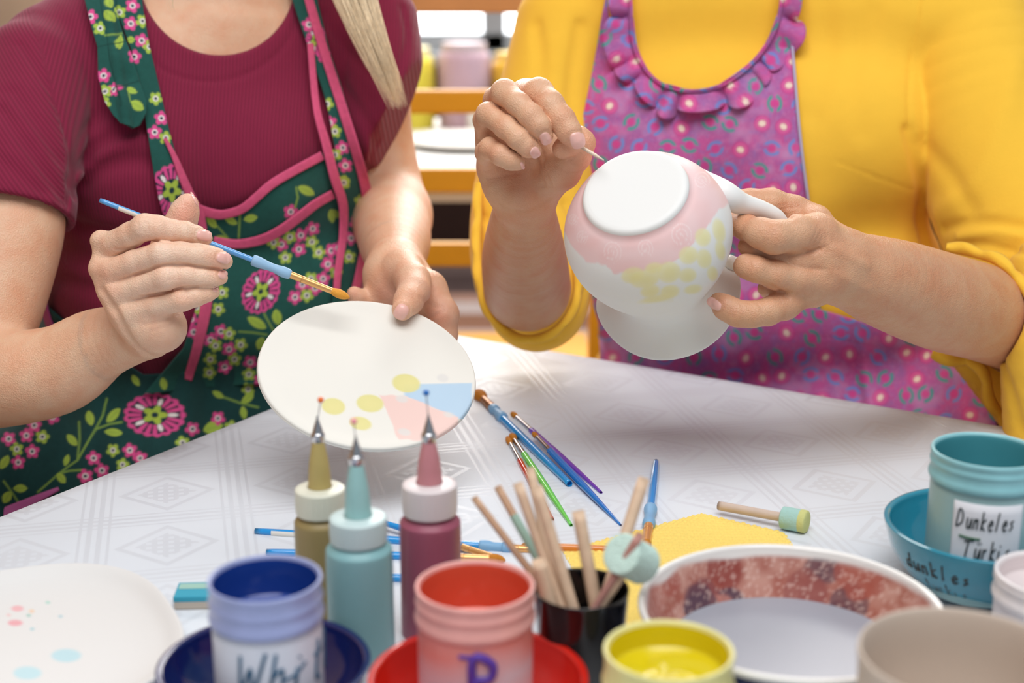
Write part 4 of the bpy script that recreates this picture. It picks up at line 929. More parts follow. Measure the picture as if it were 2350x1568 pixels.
nail(SCc, 1325, 322, 40, 36, 78, 1.06, w2); nail(SCc, 1252, 318, 30, 27, 62, 1.06, w2); nail(SCc, 1228, 350, 27, 25, 62, 1.065, w2); nail(SCc, 1199, 380, 18, 9, 68, 1.08, w2, lift=.0002)
nail(SD, 1640, 698, 40, 23, -144, 1.09, w2)
# blouse
slC = chain([(1310, 70, 1.53, 128), (1262, 260, 1.515, 128), (1228, 450, 1.485, 142), (1222, 600, 1.455, 142), (1232, 690, 1.430, 118)], .03)
slC = Sub(slC, Off(chain([(1206, 500, 1.22, 92), (1204, 590, 1.285, 103), (1210, 655, 1.36, 106)], .02), .004), .003)
slD = chain([(2220, 60, 1.455, 145), (2262, 260, 1.435, 176), (2315, 430, 1.41, 186), (2375, 590, 1.375, 180)], .03)
cuffD = U(.02, chain([(2432, 650, 1.262, 122), (2442, 790, 1.252, 140), (2425, 980, 1.27, 118)], .03), chain([(2400, 930, 1.36, 110), (2290, 870, 1.36, 62), (2200, 800, 1.35, 34)], .02))
slD = U(.02, slD, cuffD)
slD = Sub(slD, Off(chain([(2160, 695, 1.21, 114), (2230, 712, 1.25, 110), (2275, 726, 1.275, 104)], .02), .0025), .003)
bl = U(.004, U(.008, t2, slC), slD)
folds2 = [gline([(2110, -20, 1.40), (2090, 150, 1.40), (2086, 260, 1.40), (2105, 380, 1.40), (2120, 440, 1.40)], .0022, .0030, 1.40), gline([(2085, 300, 1.39), (2105, 380, 1.39), (2118, 440, 1.40), (2112, 500, 1.41), (2125, 560, 1.42)], .006, .008, 1.41),
 gline([(1918, 370), (1980, 395), (2050, 420), (2110, 442)], .0012, .0010, 1.385), gline([(2130, 540), (2200, 515), (2270, 510), (2350, 520)], .005, .004, 1.345), gline([(2170, 575), (2240, 560), (2320, 575), (2360, 580)], .0035, .004, 1.33), gline([(2200, 545), (2280, 535), (2350, 545)], .004, -.003, 1.33), gline([(2130, 500), (2220, 440), (2280, 330), (2330, 150)], .012, -.003, 1.345), gline([(2115, 330), (2180, 400), (2230, 480)], .010, .003, 1.36),
 gline([(1105, 420, 1.44), (1150, 450, 1.42), (1120, 500, 1.42)], .006, .005, 1.43), gline([(1095, 490, 1.45), (1135, 520, 1.42)], .005, .004, 1.43), gline([(1300, 470, 1.43), (1330, 520, 1.44), (1345, 600, 1.45)], .006, .005, 1.44), gline([(1290, 740, 1.38), (1340, 680, 1.40), (1352, 600, 1.42)], .005, .005, 1.40), gline([(1150, 730, 1.37), (1200, 775, 1.37), (1270, 780, 1.37)], .004, .003, 1.37),
 gline([(1230, 60, 1.44), (1240, 160, 1.44), (1225, 280, 1.43)], .008, .004, 1.44), gline([(1330, 60, 1.43), (1310, 200, 1.44), (1320, 320, 1.44)], .007, .005, 1.44), gline([(1890, 0), (1900, 140), (1860, 260)], .012, .0025, 1.385), gline([(2000, 30), (1960, 160), (1975, 300)], .012, .002, 1.38), gline([(2320, 640, 1.28), (2330, 720, 1.25), (2312, 800, 1.25)], .004, .003, 1.26), gline([(2300, 840, 1.28), (2320, 900, 1.28), (2340, 980, 1.29)], .006, .004, 1.28)]
S2 = Groove(bl, onsurf(bl, folds2, 12))
M_shirt2 = cloth_mat('yellow_crepe', '#f8c440', weave=420, sheen=.1, bstr=.35, noise=.03)
V, F = surfnet(S2, np.array([-.06, -.24, 1.16]), np.array([.56, .42, 1.80]), .0032)
mesh_obj('blouse', cam2w(V), F, M_shirt2, w2, uv=V[:, :2])
# scalloped cuff edges
def scallop(path, D0, amp, name='cuff_edge', w=20, k=20):
    P = spline([(x, y, D) for x, y, D in path], k); T = np.gradient(P[:, :2], axis=0); T /= np.linalg.norm(T, axis=1)[:, None]; N = np.stack([-T[:, 1], T[:, 0]], 1)
    s = np.r_[0, np.cumsum(np.linalg.norm(np.diff(P[:, :2], axis=0), axis=1))]; rows = []
    for j in range(6):
        f = j/5; off_ = (f*w+f*amp*np.abs(np.sin(s/26)))*1.0-w*.25; q = P[:, :2]+N*off_[:, None]; rows.append(np.array([px(q[i, 0], q[i, 1], P[i, 2]-.004*math.sin(f*3.1)+.002*math.sin(s[i]/9)*f) for i in range(len(P))]))
    G = np.array(rows); o = mesh_obj(name, cam2w(G.reshape(-1, 3)), grid_faces(len(P), 6), M_shirt2, w2); sd = o.modifiers.new('t', 'SOLIDIFY'); sd.thickness = .0015; return o
scallop([(2170, 574, 1.285), (2230, 585, 1.27), (2290, 606, 1.245), (2332, 645, 1.235), (2360, 690, 1.225)], 1.2, -9, w=-22)
scallop([(2140, 806, 1.33), (2180, 818, 1.33), (2230, 826, 1.33), (2262, 850, 1.32), (2280, 920, 1.32), (2330, 985, 1.32), (2400, 1010, 1.32)], 1.2, 8, w=18)
scallop([(1102, 420, 1.44), (1100, 500, 1.42), (1098, 580, 1.40), (1112, 680, 1.38), (1150, 745, 1.37), (1210, 775, 1.365), (1280, 750, 1.37), (1320, 680, 1.385), (1318, 600, 1.40)], 1.2, 5, w=14)
legs(px(1800, 1190, 1.70), E1, E2, 'trousers', w2, M_jeans)
hair_cap(HP2, HM2, w2, M_hair2); eyes(HP2, w2, col='#4a3424')
# ---- apron
def paint_purple(XY):
    n1 = fract_noise(XY, 30, 1); n2 = fract_noise(XY, 9, 2); n3 = fract_noise(XY, 3.2, 3)
    C = np.tile(linA('#a8629f'), (len(XY), 1)); 
    put(C, np.clip(n1*1.6-.35, 0, 1), linA('#cc5698'), .85); put(C, np.clip(n2*1.8-.9, 0, 1), linA('#8e70b4'), .6); n4 = fract_noise(XY, 70, 9)*.6+fract_noise(XY, 17, 10)*.4; put(C, np.clip(n4*2.6-1.3, 0, 1), linA('#c79cc8'), .6); put(C, np.clip(n3*2-1.1, 0, 1), linA('#d68ab8'), .4)
    rg = np.random.default_rng(12); S = 60
    x0, x1, y0, y1 = XY[:, 0].min(), XY[:, 0].max(), XY[:, 1].min(), XY[:, 1].max()
    gi = 0
    for j in range(int((0-60)//S), int(1250//S)+1):
        for i in range(int(1200//S), int(2420//S)+1):
            hsh = math.sin(i*12.9898+j*78.233)*43758.5453; h1 = hsh-math.floor(hsh); h2 = (h1*91.7) % 1; h3 = (h1*533.3) % 1
            cx = (i+.5*(j % 2))*S+(h2-.5)*22; cy = j*S*.80+(h3-.5)*18
            if cx < x0-30 or cx > x1+30 or cy < y0-30 or cy > y1+30: continue
            m = near(XY, cx, cy, 30)
            if not m.any(): continue
            q = XY[m]-[cx, cy]; ang = h1*6.28; q = q/1.12; ca_, sa_2 = math.cos(ang), math.sin(ang); x = q[:, 0]*ca_+q[:, 1]*sa_2; y = -q[:, 0]*sa_2+q[:, 1]*ca_; c = C[m]
            kind = (i+2*j+int(h2*2)) % 3
            d = np.hypot(q[:, 0], q[:, 1])
            if kind == 0:
                put(c, soft(d-17, 5), linA('#d0408a'), .8); put(c, soft(d-13, 3)*(1-soft(d-10.5, 3)), linA('#e880b4'), .7); put(c, soft(np.hypot(x/6.2, y/7.6)*6.5-6.5, 3), linA('#f2dccb'))
            else:
                col = linA('#3f9f96') if kind == 1 else linA('#6f8fd0')
                rr_2 = np.hypot(x/.86, y); put(c, soft(np.abs(rr_2-15)-3.6, 2.5)*(np.abs(x) > 4.0), col, .9); put(c, soft(d-8, 4), linA('#d8408c'), .75)
            C[m] = c
    return C
M_apron2 = cloth_mat('purple_printed_cotton', '#ffffff', attr=True, weave=1100, sheen=.1, bstr=.35, noise=.06)
F2b = U(.03, t2, lap2)
ap2 = thing('apron', None, None, (0, 0, 0)); ap2.parent = w2; ap2.location = tuple(-root_loc(w2))
fold_b = lambda XY: .0025*np.sin((XY[:, 0]-.15*XY[:, 1])/38+.5)*np.clip((XY[:, 1]-330)/300, 0, 1)+.0016*np.sin((XY[:, 0]+XY[:, 1]*.3)/19)*np.clip((XY[:, 1]-150)/300, .2, 1)+.006*np.exp(-((XY[:, 0]-(1985+(XY[:, 1]-850)*.13))/14)**2)*np.clip((XY[:, 1]-760)/100, 0, 1)
drape('bib', F2b, [(1392, -20), (1400, 90), (1440, 165), (1505, 222), (1590, 246), (1680, 212), (1750, 155), (1805, 70), (1822, -20)], [(1385, 900), (1600, 900), (1800, 900), (1885, 900)], [(1392, -20), (1372, 100), (1342, 250), (1318, 380), (1308, 440), (1335, 600), (1375, 740), (1385, 900)], [(1822, -20), (1820, 110), (1832, 260), (1845, 380), (1856, 470), (1875, 600), (1885, 760), (1885, 900)], M_apron2, ap2, step=2.8, off=.0060, paint=paint_purple, disp=fold_b, sm=12)
drape('skirt', F2b, [(1372, 690), (1600, 680), (1850, 700), (2050, 760), (2190, 820)], [(1350, 1130), (1700, 1150), (2000, 1180), (2350, 1200)], [(1372, 690), (1378, 820), (1350, 1130)], [(2190, 820), (2262, 860), (2300, 950), (2325, 1010), (2350, 1200)], M_apron2, ap2, step=3.0, off=.0085, paint=paint_purple, disp=fold_b, sm=14)
neckl = [(1440, -50), (1445, 20), (1451, 100), (1477, 158), (1520, 198), (1592, 213), (1661, 197), (1727, 148), (1773, 87), (1793, 25), (1800, -50)]
def ruffle(path, parent):
    P = spline(path, 60); T = np.gradient(P, axis=0); T /= np.linalg.norm(T, axis=1)[:, None]; N = np.stack([-T[:, 1], T[:, 0]], 1)
    s_ = np.r_[0, np.cumsum(np.linalg.norm(np.diff(P, axis=0), axis=1))]; nw = 22; rg = np.random.default_rng(4)
    ph = s_/9.5+1.8*np.sin(s_/41)+1.2*np.sin(s_/17+1)
    Dn = trace(F2b, P[:, 0], P[:, 1], .0075); rows = []; cols = []
    for j in range(nw):
        f = j/(nw-1)*2-1                     # -1 inner frill .. 0 gathered seam .. 1 outer frill
        wdt = np.where(f < 0, 8, 52)*(1+.24*np.sin(ph*.41+1)+.12*np.sin(ph)); q = P+N*(f*wdt)[:, None]-T*(10*abs(f)**1.3*np.cos(ph))[:, None]
        d = Dn-.005-.0090*abs(f)**.7*np.sin(ph+f*.6)*(1 if f > 0 else .25)-.0035*abs(f)
        dd = np.minimum(trace(F2b, q[:, 0], q[:, 1], .0065, start=1.2), d+.02); d = np.minimum(d, dd)
        rows.append(np.stack([(q[:, 0]-1175)/FPX*d, -(q[:, 1]-784)/FPX*d, d], 1)); cols.append(paint_purple(q)*(np.where(f < -.6, 1.15, 1.0)))
    V = np.concatenate(rows); C = np.concatenate(cols)
    o = mesh_obj('ruffle', cam2w(V), grid_faces(len(P), nw), M_apron2, parent, colors=C); sd = o.modifiers.new('t', 'SOLIDIFY'); sd.thickness = .0008
ruffle(neckl, ap2)
ribbon('binding', F2b, [(x+(1605-x)*.01, y-3) for x, y in neckl], 8, M_apron2, ap2, off=.0150, paint=lambda XY: paint_purple(XY)*.8, step=2, sm=4, bulge=.001)
ribbon('side_hem', F2b, [(1818, 100), (1831, 260), (1844, 380), (1855, 460)], 5, M_apron2, ap2, off=.0090, paint=lambda XY: np.tile(linA('#b8b0cc'), (len(XY), 1)), sm=4)
ribbon('waist_tie', F2b, [(2270, 880), (2290, 930), (2300, 985), (2330, 1040)], 22, mat('dark_tie', '#4a1c34', rough=.9), ap2, off=.016, sm=4)
# ================================================================== THINGS ON THE TABLE
T0 = TABLE_Z
def spot(x, y, h=0.0):
    """rim centre pixel at height h -> ground point, depth"""
    p = on_plane(x, y, h); return np.array([p[0], p[1], T0]), depth_of(p)
def stroke(name, pts, r, m, parent):
    return tube(name, spline(pts, 5), r, m, parent, n=6)
M_ink = mat('black_ink', '#1c2a2c', rough=.5)
M_steel = mat('steel', '#c9c9cc', rough=.22, metal=1.0)
def ring_wob(a=.02, n=9, ph=0):
    return lambda rr, hh, th: (rr*(1+a*.3*np.sin(th*3+ph)), hh)
# ---- open paint jars: straight-sided with a threaded neck
def paint_jar(name, label, ground, r, h, bodycol, rimcol, incol, level, z0=0.004, paintrough=.25, group=None, thread=True, opaque=.8, smear=None, hbf=.72):
    c = np.array([ground[0], ground[1], T0+z0]); t = thing(name, label, 'jar', c, group)
    M_b = mat(name+'_plastic', bodycol, rough=.35, sss=.15, sssr=(1, 1, 1), sss_scale=.01, attr=smear is not None)
    M_r = mat(name+'_neck', rimcol, rough=.32, noise=.10, nscale=50)
    M_i = mat(name+'_paint', incol, rough=paintrough, coat=.4, bump=.25, bscale=40, bdist=.002)
    hb = h*hbf
    pr = smooth_prof([(0, 0), (r*.88, 0), (r*.94, .002), (r*.95, .008), (r*.95, hb-.004), (r*.955, hb)], 3)
    lathe('body', pr, M_b, t, c, n=64, dense=.002 if smear else 0, colors=smear)
    neck = [(r*.955, hb), (r*.99, hb+.0015), (r, hb+.004), (r*.97, hb+.007)]
    if thread: neck += [(r*.965, hb+.010), (r*.99, hb+.0125), (r*.965, hb+.015)]
    neck += [(r*.965, h-.004), (r*.985, h-.002), (r*.975, h), (r*.93, h), (r*.90, h-.002)]
    lathe('neck', smooth_prof(neck, 3), M_r, t, c, n=72)
    lvl = h*level
    lathe('paint', smooth_prof([(r*.905, h-.0015), (r*.89, h-.006), (r*.88, lvl+.004), (r*.84, lvl+.0005), (r*.5, lvl-.0005), (0, lvl)], 4), M_i, t, c, n=72,
          wob=lambda rr, hh, th: (rr, hh+.0012*np.sin(th*3+rr*300)*(rr < r*.8)))
    return t, c
def bowl(name, label, ground, r, h, col, incol=None, group=None, foot=.45, thick=.004, z0=0.0, rimcol=None, cat='bowl', rough=.12, noise=.0):
    c = np.array([ground[0], ground[1], T0+z0])
    t = thing(name, label, cat, c, group)
    M_o = mat(name+'_glaze', col, rough=rough, coat=.6, noise=.06, nscale=30)
    out = smooth_prof([(0, .003), (r*foot*.9, .003), (r*foot*.95, 0), (r*foot*1.05, 0), (r*foot*1.08, .004), (r*.72, h*.22), (r*.90, h*.55), (r*.975, h*.85), (r*.998, h*.985)], 4)
    inn = smooth_prof([(r*.998, h*.985), (r*.99, h), (r-thick, h*.985), (r*.975-thick, h*.85), (r*.89-thick, h*.56), (r*.7-thick, h*.27), (r*foot, .0085), (0, .0075)], 4)
    lathe('outer_wall', out, M_o, t, c, n=80)
    M_n = mat(name+'_glaze_inside', incol or col, rough=rough, coat=.6, noise=.05, nscale=30)
    lathe('inner_wall', inn, M_n, t, c, n=80)
    return t, c
# ---- blue
g, D = spot(606, 1520, .035); rb = 244*D/FPX
bowl('bowl', 'dark navy glazed bowl under the blue paint jar', g, rb, .035, '#15256e', '#101c58')
g2, D2 = spot(608, 1328, .092); r2 = 133*D2/FPX
def smear_blue(V):
    C = np.tile(linA('#dcdfe8'), (len(V), 1)); return C
jb, c = paint_jar('paint_jar', 'white jar of dark blue paint standing in the navy bowl', g2, r2, .084, '#d9dce6', '#98a2cc', '#1d3f8f', .72, z0=.0085)
def on_jar(c, r, a, z):                # a point on the jar's side, a = angle from straight towards the camera
    d = np.array([c[0], c[1]-0.0]); base = math.atan2(-d[1], -d[0])
    return np.array([c[0]+r*math.cos(base+a), c[1]+r*math.sin(base+a), c[2]+z])
def handwriting(parent, c, r, word, a0, z0, size, m, w=.0006, slant=.2, squash=1.0):
    G = {  # rough pen strokes per letter in a unit box
     'D': [[(0, 0), (.05, 1), (.5, .8), (.6, .3), (.1, 0)]], 'u': [[(0, .6), (.05, .1), (.3, .05), (.45, .6), (.5, 0)]], 'n': [[(0, .6), (.02, 0)], [(.02, .4), (.3, .6), (.4, 0)]],
     'k': [[(0, 1.05), (.05, 0)], [(.4, .65), (.05, .3), (.45, 0)]], 'e': [[(.05, .3), (.4, .35), (.25, .6), (.03, .3), (.2, 0), (.45, .1)]], 'l': [[(.1, 0), (.12, 1.05)]],
     's': [[(.4, .55), (.1, .45), (.35, .2), (.05, .02)]], 'T': [[(-.2, .9), (.75, 1.0)], [(.25, .95), (.2, 0)]], 'ü': [[(0, .6), (.05, .1), (.3, .05), (.45, .6), (.5, 0)], [(.1, .85), (.12, .9)], [(.35, .88), (.37, .93)]],
     'r': [[(0, .6), (.03, 0)], [(.03, .4), (.3, .6)]], 'i': [[(.05, .55), (.08, 0)], [(.08, .8), (.1, .84)]], 'd': [[(.4, .5), (.1, .5), (.05, .1), (.4, .1)], [(.45, 1.05), (.42, 0)]],
     'm': [[(0, .6), (.02, 0)], [(.02, .4), (.2, .6), (.28, 0)], [(.28, .4), (.45, .6), (.5, 0)]], 'a': [[(.4, .5), (.1, .5), (.05, .1), (.4, .15)], [(.42, .6), (.48, 0)]], 'o': [[(.2, .6), (.02, .3), (.2, 0), (.4, .3), (.2, .6)]],
     't': [[(.2, 1), (.2, .05), (.4, 0)], [(0, .65), (.4, .68)]], 'R': [[(0, 0), (0, 1), (.45, .85), (.4, .55), (.02, .5), (.5, 0)]], 'h': [[(0, 1.05), (.02, 0)], [(.02, .4), (.3, .6), (.4, 0)]], 'W': [[(0, 1), (.2, 0), (.4, .7), (.6, 0), (.8, 1.1)]],
     'B': [[(0, 0), (0, 1), (.4, .85), (.02, .52), (.5, .3), (.02, 0)]], '-': [[(0, .4), (.8, .5), (1.4, .7)]]}
    geo = []; x = 0
    for chh in word:
        for st in G[chh]:
            P = []
            Q = spline([(a, b) for a, b in st], 4) if len(st) > 2 else np.array(st, float)
            for (a, b) in Q:
                ang = a0+(x+a*.8+slant*b)*size/r; P.append(on_jar(c, r, ang, z0+b*size*squash))
            geo.append(tube_geo(P, w, n=5))
        x += .9 if chh in 'DWTB' else .62
    V, F = joined(geo); return mesh_obj('lettering', V, F, m, parent)
handwriting(jb, c, r2*.955, 'Whitt', -.66, .031, .021, mat('blue_ink', '#2d5a78', rough=.5), w=.0011)
stroke('pen_mark', [on_jar(c, r2*.955, a, z) for a, z in ((.22, .037), (.45, .039), (.70, .044))], .0009, mat('blue_ink_mark', '#2d5a78', rough=.5), jb)
# ---- red
g, D = spot(1097, 1552, .035); rr_ = 254*D/FPX
bowl('bowl', 'bright red glazed bowl under the coral paint jar', g, rr_, .035, '#d8281c', '#d02418')
g2, D2 = spot(1090, 1351, .082); r2 = 140*D2/FPX
def smear_red(V):
    n = fract_noise(np.stack([V[:, 0]*1000+V[:, 1]*800, V[:, 2]*1500], 1), 22, 3); z = (V[:, 2]-(T0+.0085)); z = z-z.min()
    f = np.clip((z-.030)/.022+(n-.5)*.9, 0, 1)[:, None]
    return linA('#ded3dc')*(1-f)+linA('#e58a80')*f
jr, c = paint_jar('paint_jar', 'smeared pale jar of coral red paint standing in the red bowl', g2, r2, .076, '#e0d4d8', '#e6a49c', '#d6583e', .62, z0=.0085, smear=smear_red)
M_purple = mat('purple_print', '#5a3aa0', rough=.45)
handwriting(jr, c, r2*.955, 'R', -.04, .020, .028, M_purple, w=.0026, slant=0)
stroke('print_bar', [on_jar(c, r2*.955, a, .0485) for a in (-.28, -.18, -.08)], .0012, M_purple, jr)
# ---- yellow
g2, D2 = spot(1535, 1490, .075); r2 = 153*D2/FPX
paint_jar('paint_jar', 'jar of bright yellow paint between the black cup and the wash bowl', g2, r2, .075, '#ece7b4', '#e4de98', '#d8c414', .80, z0=.0, thread=False)
# ---- turquoise bowl and jar
g, D = spot(2266, 1200, .048); rt = 231*D/FPX
tbwl, cb = bowl('bowl', 'turquoise glazed bowl with scratched writing under the labelled jar', g, rt, .048, '#2f8da4', '#2d8fa8')
g2, D2 = spot(2266, 1034, .105); r2 = 127*D2/FPX
jt, c = paint_jar('paint_jar', 'pale turquoise jar with a handwritten white label in the turquoise bowl', g2, r2, .096, '#9cc0c2', '#8cc4cb', '#4a929c', .62, z0=.0095, hbf=.79)
# paper label wrapped on the jar
na, nz_ = 30, 10; aa = np.linspace(-.52, .80, na); zz = np.linspace(.010, .0705, nz_)
V = np.array([on_jar(c, r2*.957, a, z) for z in zz for a in aa]); o = mesh_obj('paper_label', V, grid_faces(na, nz_), mat('label_paper', '#e8eaf0', rough=.6), jt)
o.modifiers.new('t', 'SOLIDIFY').thickness = .0003
tag(o, 'white paper label')
handwriting(jt, c, r2*.965, 'Dunkeles', -.44, .0535, .0072, M_ink, w=.00055, squash=1.65)
stroke('pen_mark', [on_jar(c, r2*.966, a, z) for a, z in ((-.36, .0475), (-.2, .0470), (.02, .0470))], .0008, mat('green_ink', '#1d5a3a', rough=.5), jt)
handwriting(jt, c, r2*.965, 'Türkis', -.26, .0335, .0076, M_ink, w=.00055, squash=1.6)
def bowl_text(word, a0, z0, size):
    geo = []
    # write on the sloping outside of the bowl
    def rad(z): return np.interp(z, [0, .004, .0106, .0264, .041, .048], [rt*.47, rt*.49, rt*.72, rt*.90, rt*.975, rt])
    Gs = {'d': [[(.4, .5), (.1, .5), (.05, .1), (.4, .1)], [(.45, 1.05), (.42, 0)]], 'u': [[(0, .6), (.05, .1), (.3, .05), (.45, .6), (.5, 0)]], 'n': [[(0, .6), (.02, 0)], [(.02, .4), (.3, .6), (.4, 0)]], 'k': [[(0, 1.05), (.05, 0)], [(.4, .65), (.05, .3), (.45, 0)]],
          'l': [[(.1, 0), (.12, 1.05)]], 'e': [[(.05, .3), (.4, .35), (.25, .6), (.03, .3), (.2, 0), (.45, .1)]], 's': [[(.4, .55), (.1, .45), (.35, .2), (.05, .02)]], 't': [[(.2, 1), (.2, .05), (.4, 0)], [(0, .65), (.4, .68)]], 'ü': [[(0, .6), (.05, .1), (.3, .05), (.45, .6), (.5, 0)]],
          'r': [[(0, .6), (.03, 0)], [(.03, .4), (.3, .6)]], 'i': [[(.05, .55), (.08, 0)]]}
    x = 0
    for ch_ in word:
        for st in Gs[ch_]:
            Q = spline(st, 4) if len(st) > 2 else np.array(st, float)
            geo.append(tube_geo([on_jar(cb, rad(z0+b*size)+.0004, a0+(x+a*.8)*size/rt*1.1, z0+b*size) for a, b in Q], .0007, n=5))
        x += .66
    V, F = joined(geo); return mesh_obj('lettering', V, F, mat('brown_scratch', '#3a3026', rough=.6), tbwl)
bowl_text('dunkles', -.86, .027, .0105); bowl_text('türkis', -.66, .014, .0085)
# ---- wash bowl: white inside stained red, grey water, navy outside
g, D = spot(1815, 1388, .055); rw = 350*D/FPX; c = g
wb = thing('wash_bowl', 'wide white bowl of grey rinsing water with red stained sides', 'bowl', c)
hW = .055
M_navy = mat('navy_glaze', '#232a5c', rough=.15, coat=.5); M_wst = mat('stained_glaze', '#ffffff', rough=.25, coat=.3, attr=True)
lathe('outer_wall', smooth_prof([(0, .002), (rw*.5, .002), (rw*.52, 0), (rw*.56, 0), (rw*.58, .004), (rw*.80, hW*.35), (rw*.93, hW*.7), (rw*.965, hW*.9)], 4), M_navy, wb, c, n=96)
lathe('rim', smooth_prof([(rw*.965, hW*.9), (rw*.995, hW*.93), (rw, hW*.975), (rw*.985, hW), (rw*.965, hW*.992), (rw*.955, hW*.975)], 3), mat('white_glaze_rim', '#eceae6', rough=.2, coat=.4), wb, c, n=96)
def stain(V):
    q = V-c; a = np.arctan2(q[:, 1], q[:, 0]); r_ = np.hypot(q[:, 0], q[:, 1])/rw; s = q[:, 2]
    XY = np.stack([a*rw*1000*.95, s*1000*1.25], 1)           # mm on the wall
    n1 = fract_noise(XY, 9, 1); n2 = fract_noise(XY, 2.0, 2); n3 = fract_noise(XY, 1.3, 5); n4 = fract_noise(XY, 20, 8)
    C = np.tile(linA('#cc9c8e'), (len(V), 1))
    C = C*(1-n1[:, None])+linA('#a05648')*n1[:, None]
    rg = np.random.default_rng(5)
    for i in range(46):
        ca = rg.uniform(-math.pi, math.pi)*rw*950; cs = rg.uniform(18, 60); rad = rg.uniform(10, 19)
        col = linA(['#8c3a34', '#5c4450', '#a85448', '#7a3a40', '#c08074', '#543c4c', '#94504a'][i % 7])
        d = np.hypot(XY[:, 0]-ca, XY[:, 1]-cs)+(n1-.5)*5
        put(C, np.clip((rad-d)/2.2, 0, 1)*(.7+.3*n2), col, .9)
    sp = (n3*.6+n2*.4 > .68); C[sp] = C[sp]*.55+linA('#e8c8bc')*.45
    f = np.clip((r_-.925-.02*n4)/.012, 0, 1)[:, None]; C = C*(1-f)+linA('#eceae6')*f
    return C
lathe('inner_wall', smooth_prof([(rw*.955, hW*.975), (rw*.93, hW*.86), (rw*.85, hW*.6), (rw*.72, hW*.33), (rw*.5, .010), (0, .009)], 6), M_wst, wb, c, n=360, dense=.0012, colors=stain)
wl = .026
lathe('water', [(rw*.795, wl), (rw*.5, wl), (0, wl)], mat('grey_water', '#9ea0aa', rough=.3, spec=.25, noise=.05, nscale=10), wb, c, n=72)
# ---- unglazed beige cup, front right, with the white jar behind it
g, D = spot(2215, 1500, .095); rc = 241*D/FPX; hc_ = .095/.0705
M_bisque = mat('beige_bisque', '#cbbcae', rough=.8, noise=.03, nscale=30)
t = thing('clay_cup', 'wide unglazed beige clay bowl in the front right corner', 'bowl', g)
lathe('wall', smooth_prof([(0, .002), (rc*.5, .002), (rc*.55, 0), (rc*.62, .003), (rc*.85, .02), (rc*.96, .045), (rc*.985, .064), (rc, .068), (rc*.985, .0705), (rc*.955, .069), (rc*.93, .062), (rc*.90, .044), (rc*.78, .022), (rc*.5, .008), (0, .006)], 4)*np.array([1, hc_]), M_bisque, t, g, n=96)
g, D = spot(2425, 1325, .06)
jar_w, _ = paint_jar('paint_jar', 'white jar cut by the right edge of the picture', g, .036, .062, '#e8e2e4', '#ece6e6', '#e0d4d4', .8, z0=0)
# ---- black cup of modelling sticks
g, D = spot(1334, 1350, .060); rk = 110*D/FPX; ck = g
bc = thing('brush_cup', 'black glazed cup holding wooden sticks and a sponge stamp', 'cup', g)
M_blk = mat('black_glaze', '#141416', rough=.12, coat=.5)
lathe('wall', smooth_prof([(0, .002), (rk*.70, .002), (rk*.74, 0), (rk*.80, .002), (rk*.88, .02), (rk*.96, .045), (rk, .0585), (rk*.985, .060), (rk*.95, .0585), (rk*.90, .045), (rk*.80, .02), (rk*.6, .006), (0, .005)], 4), M_blk, bc, g, n=72)
M_wood = mat('pale_wood', '#dcbea2', rough=.65, noise=.10, nscale=120); M_wood2 = mat('tan_wood', '#c8a284', rough=.65, noise=.1, nscale=120)
M_pnk = mat('stained_wood', '#b8867c', rough=.65, noise=.1, nscale=100)
def cup_stick(name, label, tip, mid, wpx, m, dz=.0, cat='stick', taper=1.0, extra=None, htip=None, group=None):
    """a stick leaning in the cup: the photograph gives where its tip and its crossing of the rim lie"""
    rimp = on_plane(mid[0], mid[1], .058)
    v = rimp-ck; rad = math.hypot(v[0], v[1]); lim = rk*.80
    if rad > lim: rimp[:2] = ck[:2]+v[:2]*lim/rad
    Dt = depth_of(rimp)+dz; tipw = cam2w(px(tip[0], tip[1], Dt))
    d = tipw-rimp; d /= np.linalg.norm(d)
    L = (rimp[2]-(T0+.010))/max(d[2], .25); foot = rimp-d*L
    v = foot-ck; rad = math.hypot(v[0], v[1])
    if rad > rk*.62: foot[:2] = ck[:2]+v[:2]*rk*.62/rad
    foot[2] = T0+.0085
    r0 = wpx/2*Dt/FPX
    t = thing(name, label, cat, foot, group)
    Lt = np.linalg.norm(tipw-foot); ax = (tipw-foot)/Lt
    lathe('shaft', smooth_prof([(0, 0), (r0*.8, 0), (r0, .001), (r0*taper, Lt-.0015), (r0*taper*.8, Lt), (0, Lt)], 2), m, t, foot, ax, n=16)
    return t, foot, ax, Lt, tipw, r0
cup_stick('wooden_stick', 'thin tan stick leaning furthest left in the black cup', (1103, 1162), (1215, 1318), 17, M_wood2, .01)
t, f_, ax_, L_, tw_, r_ = cup_stick('wooden_stick', 'thin stick with a mint green painted stretch in the black cup', (1154, 1139), (1228, 1312), 19, M_wood2, .015)
lathe('painted_band', [(r_*1.08, L_*.60), (r_*1.1, L_*.61), (r_*1.1, L_*.88), (r_*1.08, L_*.89)], mat('mint_paint', '#9fc0b0', rough=.5), t, f_, ax_, n=16)
cup_stick('wooden_stick', 'stick with a squared end right of the mint painted stick', (1196, 1132), (1287, 1372), 24, M_wood, .012)
cup_stick('wooden_stick', 'longest stick at the back of the black cup', (1222, 1100), (1270, 1330), 22, M_wood, .03)
cup_stick('wooden_stick', 'thick pale stick in the middle of the black cup', (1238, 1140), (1318, 1372), 27, M_wood, .005)
cup_stick('wooden_stick', 'thick short stick standing upright in the black cup', (1330, 1192), (1360, 1345), 30, M_wood, .0)
cup_stick('wooden_stick', 'shortest stick with a rounded end in the black cup', (1238, 1300), (1252, 1378), 34, M_wood, -.005)
cup_stick('wooden_stick', 'tall thick stick leaning to the right in the black cup', (1470, 1122), (1400, 1345), 28, M_wood, .02)
cup_stick('wooden_stick', 'pale stick lying behind the sponge stamp in the black cup', (1425, 1322), (1370, 1378), 24, M_wood, .0)
